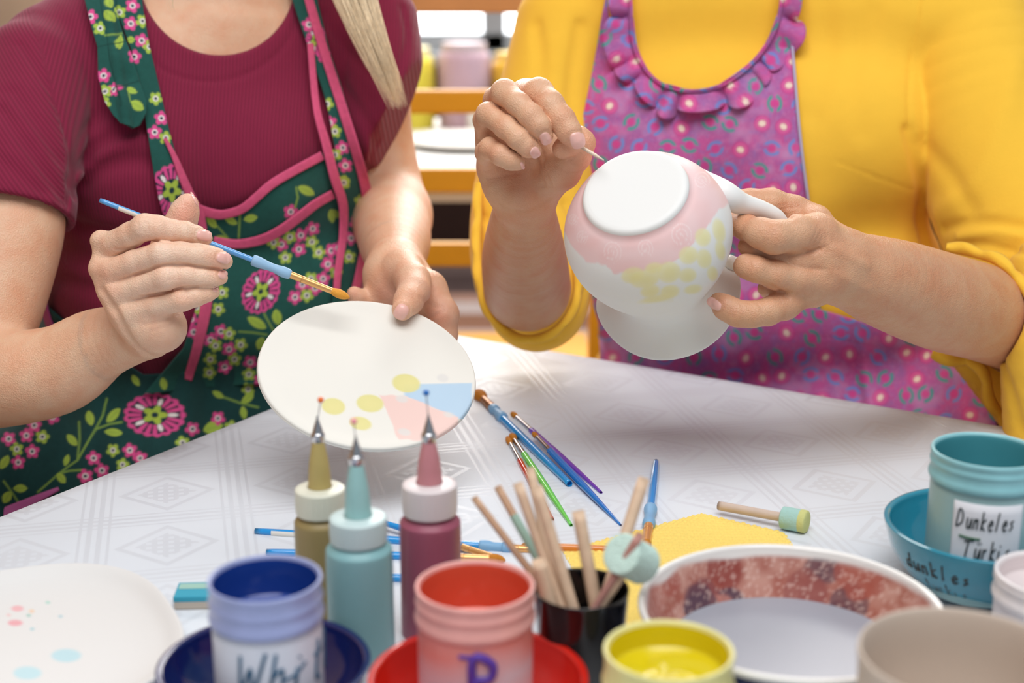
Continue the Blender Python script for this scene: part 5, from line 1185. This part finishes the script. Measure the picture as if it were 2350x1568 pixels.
t, f_, ax_, L_, tw_, r_ = cup_stick('sponge_stamp', 'pink stained stick with a round mint sponge head', (1460, 1243), (1345, 1382), 21, M_pnk, -.005, cat='stamp')
sa = cam2w(px(1448, 1284, depth_of(tw_)))-cam2w(px(1420, 1270, depth_of(tw_)-.01)); cs_ = cam2w(px(1450, 1283, depth_of(tw_)+.012))
rs_ = 48*depth_of(cs_)/FPX
o = lathe('sponge_head', smooth_prof([(0, -.012), (rs_*.9, -.012), (rs_, -.009), (rs_, .009), (rs_*.9, .012), (0, .012)], 3), mat('mint_sponge', '#cdeae0', rough=.95, bump=.8, bscale=500, bdist=.002), t, cs_, sa, n=40)
tag(o, 'mint green sponge head')
# ---- squeeze bottles with metal tips and pins
def squeeze_bottle(label, cx, base_y, wpx, sh_y, capx, cap_y0, cap_y1, noz_y, met_y, pin, col, capcol, pincol, noztop=None, nozcol=None, wcap=None, nozx=None):
    b = on_plane(1175+(cx-1175)*.972, base_y); Dp = depth_of(b); r = wpx/2*Dp/FPX; Y = b[1]; c = np.array([b[0], b[1], T0])
    H = lambda y: height_at(y, Y)
    t = thing('squeeze_bottle', label, 'bottle', c, 'paint squeeze bottles')
    hs = H(sh_y+10)
    M_b = mat('bottle_'+col[1:], col, rough=.38, spec=.4, sss=.1, sssr=(1, .8, .8), sss_scale=.004)
    lathe('body', smooth_prof([(0, 0), (r*.9, 0), (r, .003), (r, hs*.5), (r, hs-.006), (r*.95, hs-.001), (r*.78, hs+.002), (r*.72, hs+.004), (r*.72, H(cap_y1)+.004)], 4), M_b, t, c, n=56)
    h0, h1 = H(cap_y1), H(cap_y0+18); rc_ = (wcap or wpx*.88)/2*Dp/FPX
    def wob(rr, hh, th): return rr*(1+.012*np.cos(th*30)*((hh > h0+.003) & (hh < h1-.003))), hh
    lathe('cap', smooth_prof([(rc_*.8, h0), (rc_*.97, h0+.0005), (rc_, h0+.003), (rc_, h1-.003), (rc_*.95, h1), (rc_*.5, h1+.001)], 4), mat('cap_'+capcol[1:], capcol, rough=.4, sss=.3, sssr=(1, 1, 1), sss_scale=.006), t, c, n=120, wob=wob)
    hn, hm = H(noz_y), H(met_y)
    lathe('nozzle', smooth_prof([(rc_*.50, h1-.001), (rc_*.47, h1+.002), (rc_*.40, (h1+hn)/2), (rc_*.25, hn-.002), (rc_*.22, hn)], 4), mat('noz_'+(nozcol or col)[1:], nozcol or col, rough=.45, noise=.05, nscale=80), t, c, n=40)
    lathe('metal_tip', smooth_prof([(rc_*.24, hn-.001), (rc_*.27, hn+.001), (rc_*.27, hn+.004), (rc_*.22, hn+.005), (rc_*.17, hn+.008), (rc_*.05, hm-.002), (rc_*.03, hm)], 3), M_steel, t, c, n=28)
    p1 = cam2w(px(pin[0], pin[1], Dp)); p1[1] = Y; pt = np.array([c[0], c[1], T0+hm-.004])
    ph = T0+H(pin[1]); p1 = np.array([on_x(pin[0], Y, ph), Y, ph])
    tube('pin', [pt, p1], .00035, M_steel, t, n=8)
    o = lathe('pin_head', smooth_prof([(0, -.002), (.0014, -.0014), (.002, 0), (.0014, .0014), (0, .002)], 4), mat('pin_'+pincol[1:], pincol, rough=.3), t, p1, n=20); tag(o, 'coloured ball head')
    return t
def on_x(x, Y, z):                       # world x on column x for a point at (Y, z)
    D = depth_of((0, Y, z)); return (x-1175)/FPX*D
squeeze_bottle('olive brown paint bottle with an orange ball pin in its tip', 733, 1411, 122, 1178, 733, 1102, 1178, 1010, 955, (736, 918), '#98865a', '#dcdccb', '#f07838', nozcol='#bba768', wcap=112)
squeeze_bottle('pale teal paint bottle with a pink ball pin in its tip', 822, 1512, 150, 1242, 818, 1168, 1242, 1062, 1000, (812, 967), '#86b4b8', '#c8dcdc', '#f09aa8', nozcol='#9ccac8', wcap=128)
squeeze_bottle('dusky pink paint bottle with a blue ball pin in its tip', 986, 1452, 138, 1180, 984, 1092, 1178, 1010, 950, (978, 902), '#9c5468', '#e0d6d6', '#1f6fc0', nozcol='#c8868c', wcap=122)
# ---- brushes
def brush(label, A, B, prof, cols, cat='paintbrush', name='paintbrush', group=None, white_print=None):
    """A handle end, B bristle tip (world). prof: list of (part, t0, t1, [(t, r mm) ...])"""
    A = np.asarray(A, float); B = np.asarray(B, float); L = np.linalg.norm(B-A); ax = (B-A)/L
    t = thing(name, label, cat, A, group)
    for (part, m, pts, flat) in prof:
        p = smooth_prof([(r/1000, s*L) for s, r in pts], 4)
        x, y, z = basis(ax)
        o = lathe(part, p, m, t, A, ax, n=20)
    return t
def std_prof(hm, gm, fm, bm_, rh=2.0, rg=3.2, rf=2.2, t_f=.80, t_b=.93, t_g=.68, bulge=True, rtip=None, rb=None, rend=None):
    e = rend if rend is not None else rh*.9
    out = [('handle', hm, [(0, 0), (.001, e*.7), (.006, e), (t_g*.5, rh), (t_g+.01, rh)], 1)]
    if gm: out.append(('grip', gm, [(t_g, rh*1.0), (t_g+.005, rg), (t_g+.03, rg*1.02), ((t_g+t_f)/2-.01, rg*.80), ((t_g+t_f)/2+.02, rg*.82), (t_f-.035, rg), (t_f-.008, rg*.93), (t_f, rf)], 1))
    out.append(('ferrule', fm, [(t_f-.004, rf*.9), (t_f, rf), (t_f+(t_b-t_f)*.25, rf*.96), (t_f+(t_b-t_f)*.27, rf*1.03), (t_f+(t_b-t_f)*.32, rf*.95), (t_b, rf*.85)], 1))
    b = rb or rf
    out.append(('bristles', bm_, [(t_b-.005, rf*.8), (t_b+(1-t_b)*.35, b*1.05), (t_b+(1-t_b)*.7, b*.85), (.995, b*.35), (1, 0)], 1))
    return out
M_bh = mat('light_blue_lacquer', '#5aa0dc', rough=.18, coat=.6); M_bh2 = mat('blue_lacquer', '#2496de', rough=.15, coat=.6, sss=.1, sssr=(.2, .6, 1), sss_scale=.004)
M_bh3 = mat('strong_blue_lacquer', '#1c78cc', rough=.15, coat=.6)
M_grip = mat('pale_blue_grip', '#96bede', rough=.5); M_grip2 = mat('blue_grip', '#7fb0d8', rough=.45)
M_copper = mat('copper_ferrule', '#e8b070', rough=.3, metal=.6); M_bristle = mat('golden_bristle', '#e8a038', rough=.7, bump=.6, bscale=900, bdist=.0008)
M_obr = mat('orange_bristle', '#c47c1c', rough=.75, bump=.6, bscale=900, bdist=.0008); M_oldf = mat('brown_ferrule', '#a8744a', rough=.35, metal=.6)
M_purp = mat('violet_lacquer', '#7440b8', rough=.15, coat=.6); M_grn = mat('green_lacquer', '#6fd860', rough=.15, coat=.6); M_redl = mat('red_lacquer', '#c83a28', rough=.15, coat=.6)
HB_A = cam2w(px(238, 463, 1.118)); HB_B = cam2w(px(803, 684, 1.150))
brush('light blue paintbrush with copper ferrule held over the plate', HB_A, HB_B, std_prof(M_bh, M_grip, M_copper, M_bristle, rh=2.3, rg=4.4, rf=3.0, t_f=.755, t_b=.925, t_g=.595, rb=3.6, rend=2.0), None)
def wprint(parent, A, B, s0, s1, r, th=1.2, name='white_print'):
    A, B = np.asarray(A), np.asarray(B); ax = (B-A)/np.linalg.norm(B-A); L = np.linalg.norm(B-A); mid = A; v = CAM-A; v -= ax*np.dot(v, ax); v /= np.linalg.norm(v); w = np.cross(ax, v)
    ss = np.linspace(s0*L, s1*L, 12); an = np.linspace(-th*.3, th, 6)
    V = np.array([A+ax*s+r*(math.cos(a)*v+math.sin(a)*w) for s in ss for a in an]); return mesh_obj(name, V, grid_faces(6, 12), mat(name+'_ink', '#e8e4dc', rough=.4), parent)
held_brush = bpy.data.objects['paintbrush']; wprint(held_brush, HB_A, HB_B, .06, .26, .00245)
def table_brush(label, a, b, ra, rb_, prof):
    A = on_plane(*a); B = on_plane(*b); A[2] += ra; B[2] += rb_; return brush(label, A, B, prof, None), A, B
table_brush('thick blue brush with a pale grip and big brown bristles on the cloth', (1303, 1116), (1092, 908), .0035, .004, std_prof(M_bh2, M_grip2, M_oldf, M_obr, rh=3.7, rg=5.2, rf=4.4, t_g=.66, t_f=.79, t_b=.90, rend=2.6, rb=6.0))
table_brush('violet brush beside the thick blue brush', (1375, 1132), (1173, 952), .002, .0022, std_prof(M_purp, None, M_steel, M_obr, rh=2.9, rf=2.3, t_g=.73, t_f=.74, t_b=.93, rend=1.3, rb=2.8))
table_brush('dark blue brush with a silver ferrule, longest on the cloth', (1420, 1206), (1222, 1016), .0018, .0095, std_prof(M_bh3, None, M_steel, M_obr, rh=3.0, rf=2.3, t_g=.76, t_f=.77, t_b=.94, rend=1.0, rb=2.4))
table_brush('bright green brush behind the black cup', (1308, 1207), (1172, 1004), .002, .003, std_prof(M_grn, None, M_steel, M_obr, rh=3.0, rf=2.4, t_g=.73, t_f=.74, t_b=.92, rend=1.3, rb=3.4))
table_brush('red brush beside the green brush', (1265, 1195), (1163, 1010), .002, .003, std_prof(M_redl, None, M_steel, M_obr, rh=2.6, rf=2.0, t_g=.66, t_f=.67, t_b=.90, rend=1.8, rb=2.6))
table_brush('short blue brush pointing towards the camera on the yellow cloth', (1505, 1070), (1482, 1275), .0032, .0045, std_prof(M_bh2, M_grip2, M_copper, M_obr, rh=3.3, rg=5.0, rf=3.6, t_g=.56, t_f=.76, t_b=.93, rend=2.4))
t, A, B = table_brush('light blue brush with white print lying behind the squeeze bottles', (600, 1228), (1245, 1272), .0028, .003, std_prof(M_bh2, M_grip2, M_copper, M_obr, rh=3.0, rg=4.4, rf=3.0, t_g=.78, t_f=.90, t_b=.97, rend=2.4)); wprint(t, A, B, .04, .17, .00305, 1.0, 'white_print')
table_brush('blue brush whose end shows left of the olive bottle', (622, 1276), (1150, 1292), .0028, .003, std_prof(M_bh2, M_grip2, M_copper, M_obr, rh=3.0, rg=4.2, rf=3.0, t_g=.70, t_f=.80, t_b=.95, rend=2.4))
table_brush('light blue brush with white print nearest the pink bottle foot', (680, 1330), (1255, 1345), .0028, .003, std_prof(M_bh2, M_grip2, M_copper, M_obr, rh=3.0, rg=4.2, rf=3.0, t_g=.70, t_f=.80, t_b=.95, rend=2.4))
table_brush('brush with orange ferrule lying behind the black cup', (1420, 1270), (1195, 1262), .0028, .003, std_prof(mat('orange_lacquer', '#d88438', rough=.2, coat=.5), None, M_copper, M_obr, rh=2.8, rf=2.6, t_g=.66, t_f=.67, t_b=.9, rend=2.0))
table_brush('copper ferruled brush pointing right behind the coral jar', (880, 1222), (1160, 1296), .0078, .003, std_prof(M_bh2, M_grip2, M_copper, M_obr, rh=2.6, rg=3.8, rf=2.6, t_g=.5, t_f=.66, t_b=.9, rend=2.0))
# ---- sponge applicator lying on the cloth
A = on_plane(1655, 1186); B = on_plane(1805, 1217); A[2] += .0085; B[2] += .0095; D_ = depth_of(B); ax = (B-A)/np.linalg.norm(B-A)
t = thing('sponge_stamp', 'wooden sponge stamp lying behind the wash bowl', 'stamp', A)
L = np.linalg.norm(B-A); r0 = .0035
lathe('handle', smooth_prof([(0, 0), (r0*.8, 0), (r0, .001), (r0, L-.001), (r0, L)], 2), mat('clear_wood', '#c9b6a8', rough=.4, noise=.08, nscale=90), t, A, ax, n=16)
o = lathe('sponge_head', smooth_prof([(0, L-.004), (.0075, L-.004), (.0085, L-.001), (.0085, L+.010)], 3), mat('aqua_sponge', '#a8cfc8', rough=.95, bump=.6, bscale=500), t, A, ax, n=32)
o = lathe('sponge_tip', smooth_prof([(.0085, L+.010), (.0086, L+.013), (.0075, L+.0155), (0, L+.016)], 3), mat('lime_sponge', '#cfd08a', rough=.95, bump=.6, bscale=500), t, A, ax, n=32); tag(o, 'lime green face of the sponge')
# ---- yellow waffle cloth
q = [on_plane(*p) for p in ((1345, 1300), (1338, 1242), (1610, 1180), (1800, 1228))]; P3 = on_plane(1640, 1420)
def yellow_cloth():
    top = [on_plane(x, y)[:2] for x, y in ((1290, 1268), (1420, 1232), (1610, 1182), (1800, 1226))]
    bot = [on_plane(x, y)[:2] for x, y in ((1385, 1440), (1450, 1445), (1600, 1400), (1850, 1300))]
    nu, nv = 260, 170; G = np.zeros((nv, nu, 3)); u = np.linspace(0, 1, nu)
    a = interp_poly(top, u); b = interp_poly(bot, u)
    v = np.linspace(0, 1, nv)[:, None, None]; XY = a[None]*(1-v)+b[None]*v; x, y = XY[..., 0], XY[..., 1]
    wf = .0013*np.abs(np.sin(x*math.pi/.0050+(np.floor(y/.0050) % 2)*1.57))*np.abs(np.sin(y*math.pi/.0050))
    lift = .0012+.0022*(.5+.5*np.sin(x*60+1))*(.5+.5*np.sin(y*45)); edge = np.minimum(np.minimum(u[None], 1-u[None]), np.minimum(v[..., 0], 1-v[..., 0]))
    z = TABLE_Z+.0008+lift*np.clip(edge*9, 0, 1)+wf
    P = np.stack([x, y, z], -1).reshape(-1, 3)
    o = mesh_obj('cleaning_cloth', P, grid_faces(nu, nv)[:, ::-1], mat('yellow_cloth', '#f6d874', rough=.9, noise=.05, nscale=500, bump=.3, bscale=900)); o.modifiers.new('t', 'SOLIDIFY').thickness = .0006
    tag(o, 'yellow waffle weave cleaning cloth under the sticks and wash bowl', 'cloth')
yellow_cloth()
# ---- eraser
p = on_plane(446, 1392); er = thing('eraser', 'small eraser with a blue sleeve left of the blue jar', 'eraser', (p[0], p[1], T0))
box('rubber', (p[0]+.006, p[1]+.004, T0+.0050), (.036, .022, .0078), mat('eraser_rubber', '#c2b6a8', rough=.8), er, rot=.05, bevel=.0012)
o = box('sleeve', (p[0]+.006, p[1]+.004, T0+.0086), (.0365, .0225, .004), mat('eraser_blue', '#38a0ba', rough=.6), er, rot=.05, bevel=.0008); tag(o, 'turquoise blue top')
o = box('print', (p[0]+.006, p[1]+.0085, T0+.0107), (.034, .008, .0005), mat('eraser_print', '#9cc4b8', rough=.6), er, rot=.05, bevel=0)
# ---- front left plate with paint dots
g, D = spot(-5, 1470, .016); rp = 418*D/FPX
def dots(V):
    C = np.tile(linA('#e2e1df'), (len(V), 1)); W_ = V-CAM; Cc = np.stack([W_@RX, W_@UP, W_@FW], 1); XY = to_px(Cc)
    up_ = V[:, 2] > T0+.003
    for x, y, rx, ry, col in ((152, 1505, 34, 15, '#b8dae2'), (63, 1545, 32, 15, '#bcdde4'), (40, 1397, 14, 7, '#e9b0b4'), (35, 1430, 17, 7, '#e8a2aa'), (66, 1413, 5, 3, '#96c4b8'), (74, 1444, 5, 3, '#9cc8d0'), (110, 1383, 5, 3, '#9cd0c0'), (139, 1415, 5, 3, '#a8c8d0'), (73, 1403, 6, 4, '#eac8a8'), (20, 1412, 5, 3, '#e8c0c0')):
        CC = C[up_]; p_ellipse(CC, XY[up_], x, y, rx, ry, 0, linA(col), .9, 3); C[up_] = CC
    return C
def rsq(rr, hh, th): return rr*(1+.045*np.cos(4*th+1.2)*(rr/rp)**2), hh
o = lathe('plate', smooth_prof([(0, .0045), (rp*.6, .0045), (rp*.85, .008), (rp*.97, .0145), (rp, .0155), (rp*1.003, .0125), (rp*.95, .008), (rp*.7, .0005), (0, 0)], 5), mat('bisque_plate', '#ffffff', rough=.55, attr=True), None, g, n=300, dense=.0014, colors=dots, wob=rsq)
tag(o, 'rounded square white plate with small paint dots at the front left', 'plate')
# ================================================================== HELD PLATE AND JUG
PN = np.array([.766*.215, .766*.977, -.643]); PN /= np.linalg.norm(PN)
PC = px(843.5, 857, 1.130); PR = 250*1.13/FPX
def cdir(v): return v[0]*RX+v[1]*UP+v[2]*FW
def plate_paint(V):
    C = np.tile(linA('#e8e6de'), (len(V), 1)); W_ = V-CAM; Cc = np.stack([W_@RX, W_@UP, W_@FW], 1); XY = to_px(Cc)
    front = (V-cam2w(PC))@cdir(PN) > -.0012
    CC = C[front]; X = XY[front]
    # blue wedge
    n2 = fract_noise(X, 25, 4)
    q = X-[935, 902]; inside = (X[:, 1] > 882-.02*(X[:, 0]-940)+2*n2) & (X[:, 1] < 910+(X[:, 0]-930)*.41) & (X[:, 0] > 930)
    d = np.minimum.reduce([X[:, 1]-(882-.02*(X[:, 0]-940)), 910+(X[:, 0]-930)*.41-X[:, 1], (X[:, 0]-928)*.5, 1083-X[:, 0]])
    put(CC, np.clip(d/4+.5, 0, 1), linA('#b2cfe6'), .93)
    dp = np.minimum.reduce([X[:, 1]-(908+.0*(X[:, 0]-900)), X[:, 0]-(873+(X[:, 1]-910)*.42), X[:, 1]-(897+(X[:, 0]-900)*.40), (1052-X[:, 0])*.8, 1010-X[:, 1]+0*(X[:, 0])])+6*(fract_noise(X, 18, 7)-.5)
    put(CC, np.clip(dp/5+.5, 0, 1), linA('#eccac2')*(.95+.1*n2[:, None]).mean(), .92)
    for x, y, rx, ry, rt in ((932, 880, 32, 21, .15), (849, 926, 31, 20, .12), (765, 933, 27, 19, .15), (827, 972, 25, 15, .2)):
        p_ellipse(CC, X, x, y, rx, ry, rt, linA('#ded788'), .9, 4); p_ellipse(CC, X, x+3, y+1, rx*.7, ry*.6, rt, linA('#e6dd9a'), .5, 14)
    for x, y, rx, ry, rt in ((1016, 868, 13, 9, .2), (922, 916, 14, 8, .2), (928, 992, 15, 8, .2), (1030, 952, 12, 6, .2)):
        p_ellipse(CC, X, x, y, rx, ry, rt, linA('#dcdad6'), .8, 4)
    C[front] = CC; return C
M_bq = mat('bisque_paint', '#ffffff', rough=.5, attr=True, spec=.4)
pr = smooth_prof([(0, .0005), (PR*.5, .0), (PR*.8, .0012), (PR*.955, .003), (PR*.99, .003), (PR, .0012), (PR*.985, -.001), (PR*.8, -.004), (PR*.5, -.0058), (PR*.48, -.0068), (PR*.44, -.0068), (PR*.42, -.0052), (0, -.0052)], 5)
o = lathe('ceramic_plate', pr, M_bq, None, cam2w(PC), cdir(PN), n=420, dense=.0011, colors=plate_paint)
tag(o, 'white plate with blue, pink and yellow paint patches held over the table', 'plate')
# jug, held upside down: s from foot to mouth
J0 = px(1456, 435, 1.060); J1 = px(1538, 696, 1.175); JL = np.linalg.norm(J1-J0); JA = (J1-J0)/JL
K = JL/.18; KR = 1.02
jug = thing('ceramic_jug', 'white bellied jug held upside down, painted pink and pale yellow', 'jug', cam2w(J0))
prof = [(0, .0004), (.030, .0002), (.0355, .0004), (.0380, .0014), (.0394, .0035), (.0402, .0065), (.0420, .0095), (.0460, .0135), (.0520, .022), (.0590, .036), (.0632, .052), (.0640, .066), (.0620, .082), (.0565, .100), (.0490, .118), (.0425, .134), (.0400, .146), (.0412, .156), (.0455, .167), (.0510, .176), (.0540, .181), (.0532, .1835), (.0500, .181), (.0440, .172), (.0375, .158), (.0365, .146), (.039, .134), (.046, .116), (.053, .1), (.058, .08), (.059, .06), (.053, .034), (.040, .014), (0, .010)]
prof = smooth_prof([(r*KR, s*K) for r, s in prof], 5)
x_, y_, z_ = basis(cdir(JA))
# angle of a camera-frame direction around the jug axis
def jang(v): w = cdir(np.array(v, float)); return math.atan2(w@y_, w@x_)
a_spout = jang((-1, .1, 0)); a_back = jang((1, .2, .3))
def lip(rr, hh, th):
    s = hh/(.181*K); f = np.clip((s-.84)/.16, 0, 1)**1.5
    dth = np.abs((th-a_spout+math.pi) % (2*math.pi)-math.pi); db = np.abs((th-a_back+math.pi) % (2*math.pi)-math.pi)
    out = rr*(1+f*(.10*np.exp(-(dth/.55)**2)+.10*np.exp(-(db/.5)**2)))
    return out, hh+f*K*(-.012*np.exp(-(dth/.6)**2)-.006*np.exp(-(db/.5)**2))
def jug_paint(V):
    C = np.tile(linA('#ebebe8'), (len(V), 1)); W_ = V-cam2w(J0); s = W_@cdir(JA)/K; rad = np.linalg.norm(W_-np.outer(W_@cdir(JA), cdir(JA)), axis=1)/KR
    Wc = V-CAM; XY = to_px(np.stack([Wc@RX, Wc@UP, Wc@FW], 1)); outer = np.ones(len(V), bool)
    n = fract_noise(XY, 28, 11); n2 = fract_noise(XY, 9, 12)
    lowb = np.interp(XY[:, 0], [1290, 1310, 1345, 1390, 1410, 1440, 1480, 1520, 1560, 1590, 1620, 1650, 1670], [520, 560, 600, 610, 628, 627, 620, 612, 590, 560, 525, 480, 470])+6*(n2-.5)
    th_ = np.arctan2(W_@y_, W_@x_)
    d = np.minimum(lowb-XY[:, 1], (s-.0042)*2600)
    d = np.minimum(d, (.078-s)*4000)
    ok = (rad > .0398)
    put(C, np.clip(d/5+.5, 0, 1)*ok, linA('#f2cfce'), .95)
    CC = C; put(CC, np.clip(d/5+.5, 0, 1)*ok*np.clip(n*1.5-.3, 0, 1), linA('#efc0bd'), .55)
    for cx, cy, r0 in ((1404, 578, 26), (1335, 545, 16), (1562, 540, 30), (1480, 570, 22), (1610, 415, 22), (1315, 505, 14)):
        q = XY-[cx, cy]; dd = np.hypot(q[:, 0]*1.15, q[:, 1]); a = np.arctan2(q[:, 1], q[:, 0])
        spir = np.abs(((dd/r0*2.6-a/(2*math.pi)) % 1)-.5)*r0/2.6
        put(C, (dd < r0)*np.clip(.5-(spir-1.0)/2, 0, 1)*ok*(d > 3), linA('#f8e2e0'), .85)
    for cx, cy, rx, ry in ((1585, 655+.0, 0, 0),) and ((1535, 625, 27, 24), (1580, 586, 22, 20), (1613, 545, 18, 21), (1616, 594, 17, 22), (1650, 530, 14, 28), (1578, 632, 20, 16), (1537, 669, 22, 14), (1492, 668, 22, 14), (1480, 640, 34, 20), (1452, 632, 26, 18), (1500, 615, 20, 12), (1590, 664, 20, 10), (1635, 628, 12, 17), (1653, 575, 11, 22), (1510, 685, 40, 8)):
        m = rad > .0405
        CC = C[m]; XX = XY[m]; keep = ((V[m]-CAM)@cdir(JA)*0+1) > 0
        p_ellipse(CC, XX, cx, cy, rx, ry, -.2, linA('#eee6ae'), .75, 5); p_ellipse(CC, XX, cx+2, cy+2, rx*.6, ry*.6, 0, linA('#e8de92'), .4, 12); C[m] = CC
    return C
o = lathe('body', prof, mat('bisque_jug', '#ffffff', rough=.45, attr=True, spec=.4, bump=.05, bscale=200), jug, cam2w(J0), cdir(JA), n=560, dense=.0011, colors=jug_paint, wob=lip)
hp = [(1604, 428, 1.115), (1660, 446, 1.102), (1700, 467, 1.110), (1745, 482, 1.120), (1782, 502, 1.130), (1797, 535, 1.145), (1785, 575, 1.160), (1750, 602, 1.170), (1715, 615, 1.175), (1685, 608, 1.172), (1672, 590, 1.168)]
HP = spline([px(*p) for p in hp], 7); rh_ = np.interp(np.linspace(0, 1, len(HP)), [0, .12, .25, .5, .8, .93, 1], [.0140, .0105, .0080, .0066, .0058, .0066, .003])
V, F = tube_geo(cam2w(HP), rh_, n=20); mesh_obj('handle', V, F, mat('bisque_handle', '#f1f1ee', rough=.45), jug)
# wooden pick in the right hand
pk = thing('toothpick', 'pale wooden pick held against the jug foot', 'pick', cam2w(px(1386, 368, 1.062)))
lathe('shaft', [(0, 0), (.0004, .0008), (.00135, .012), (.00135, .058), (.0004, .066), (0, .0665)], mat('pick_wood', '#e2d2be', rough=.6), pk, cam2w(px(1386, 368, 1.062)), cam2w(px(1300, 318, 1.105))-cam2w(px(1386, 368, 1.062)), n=12)
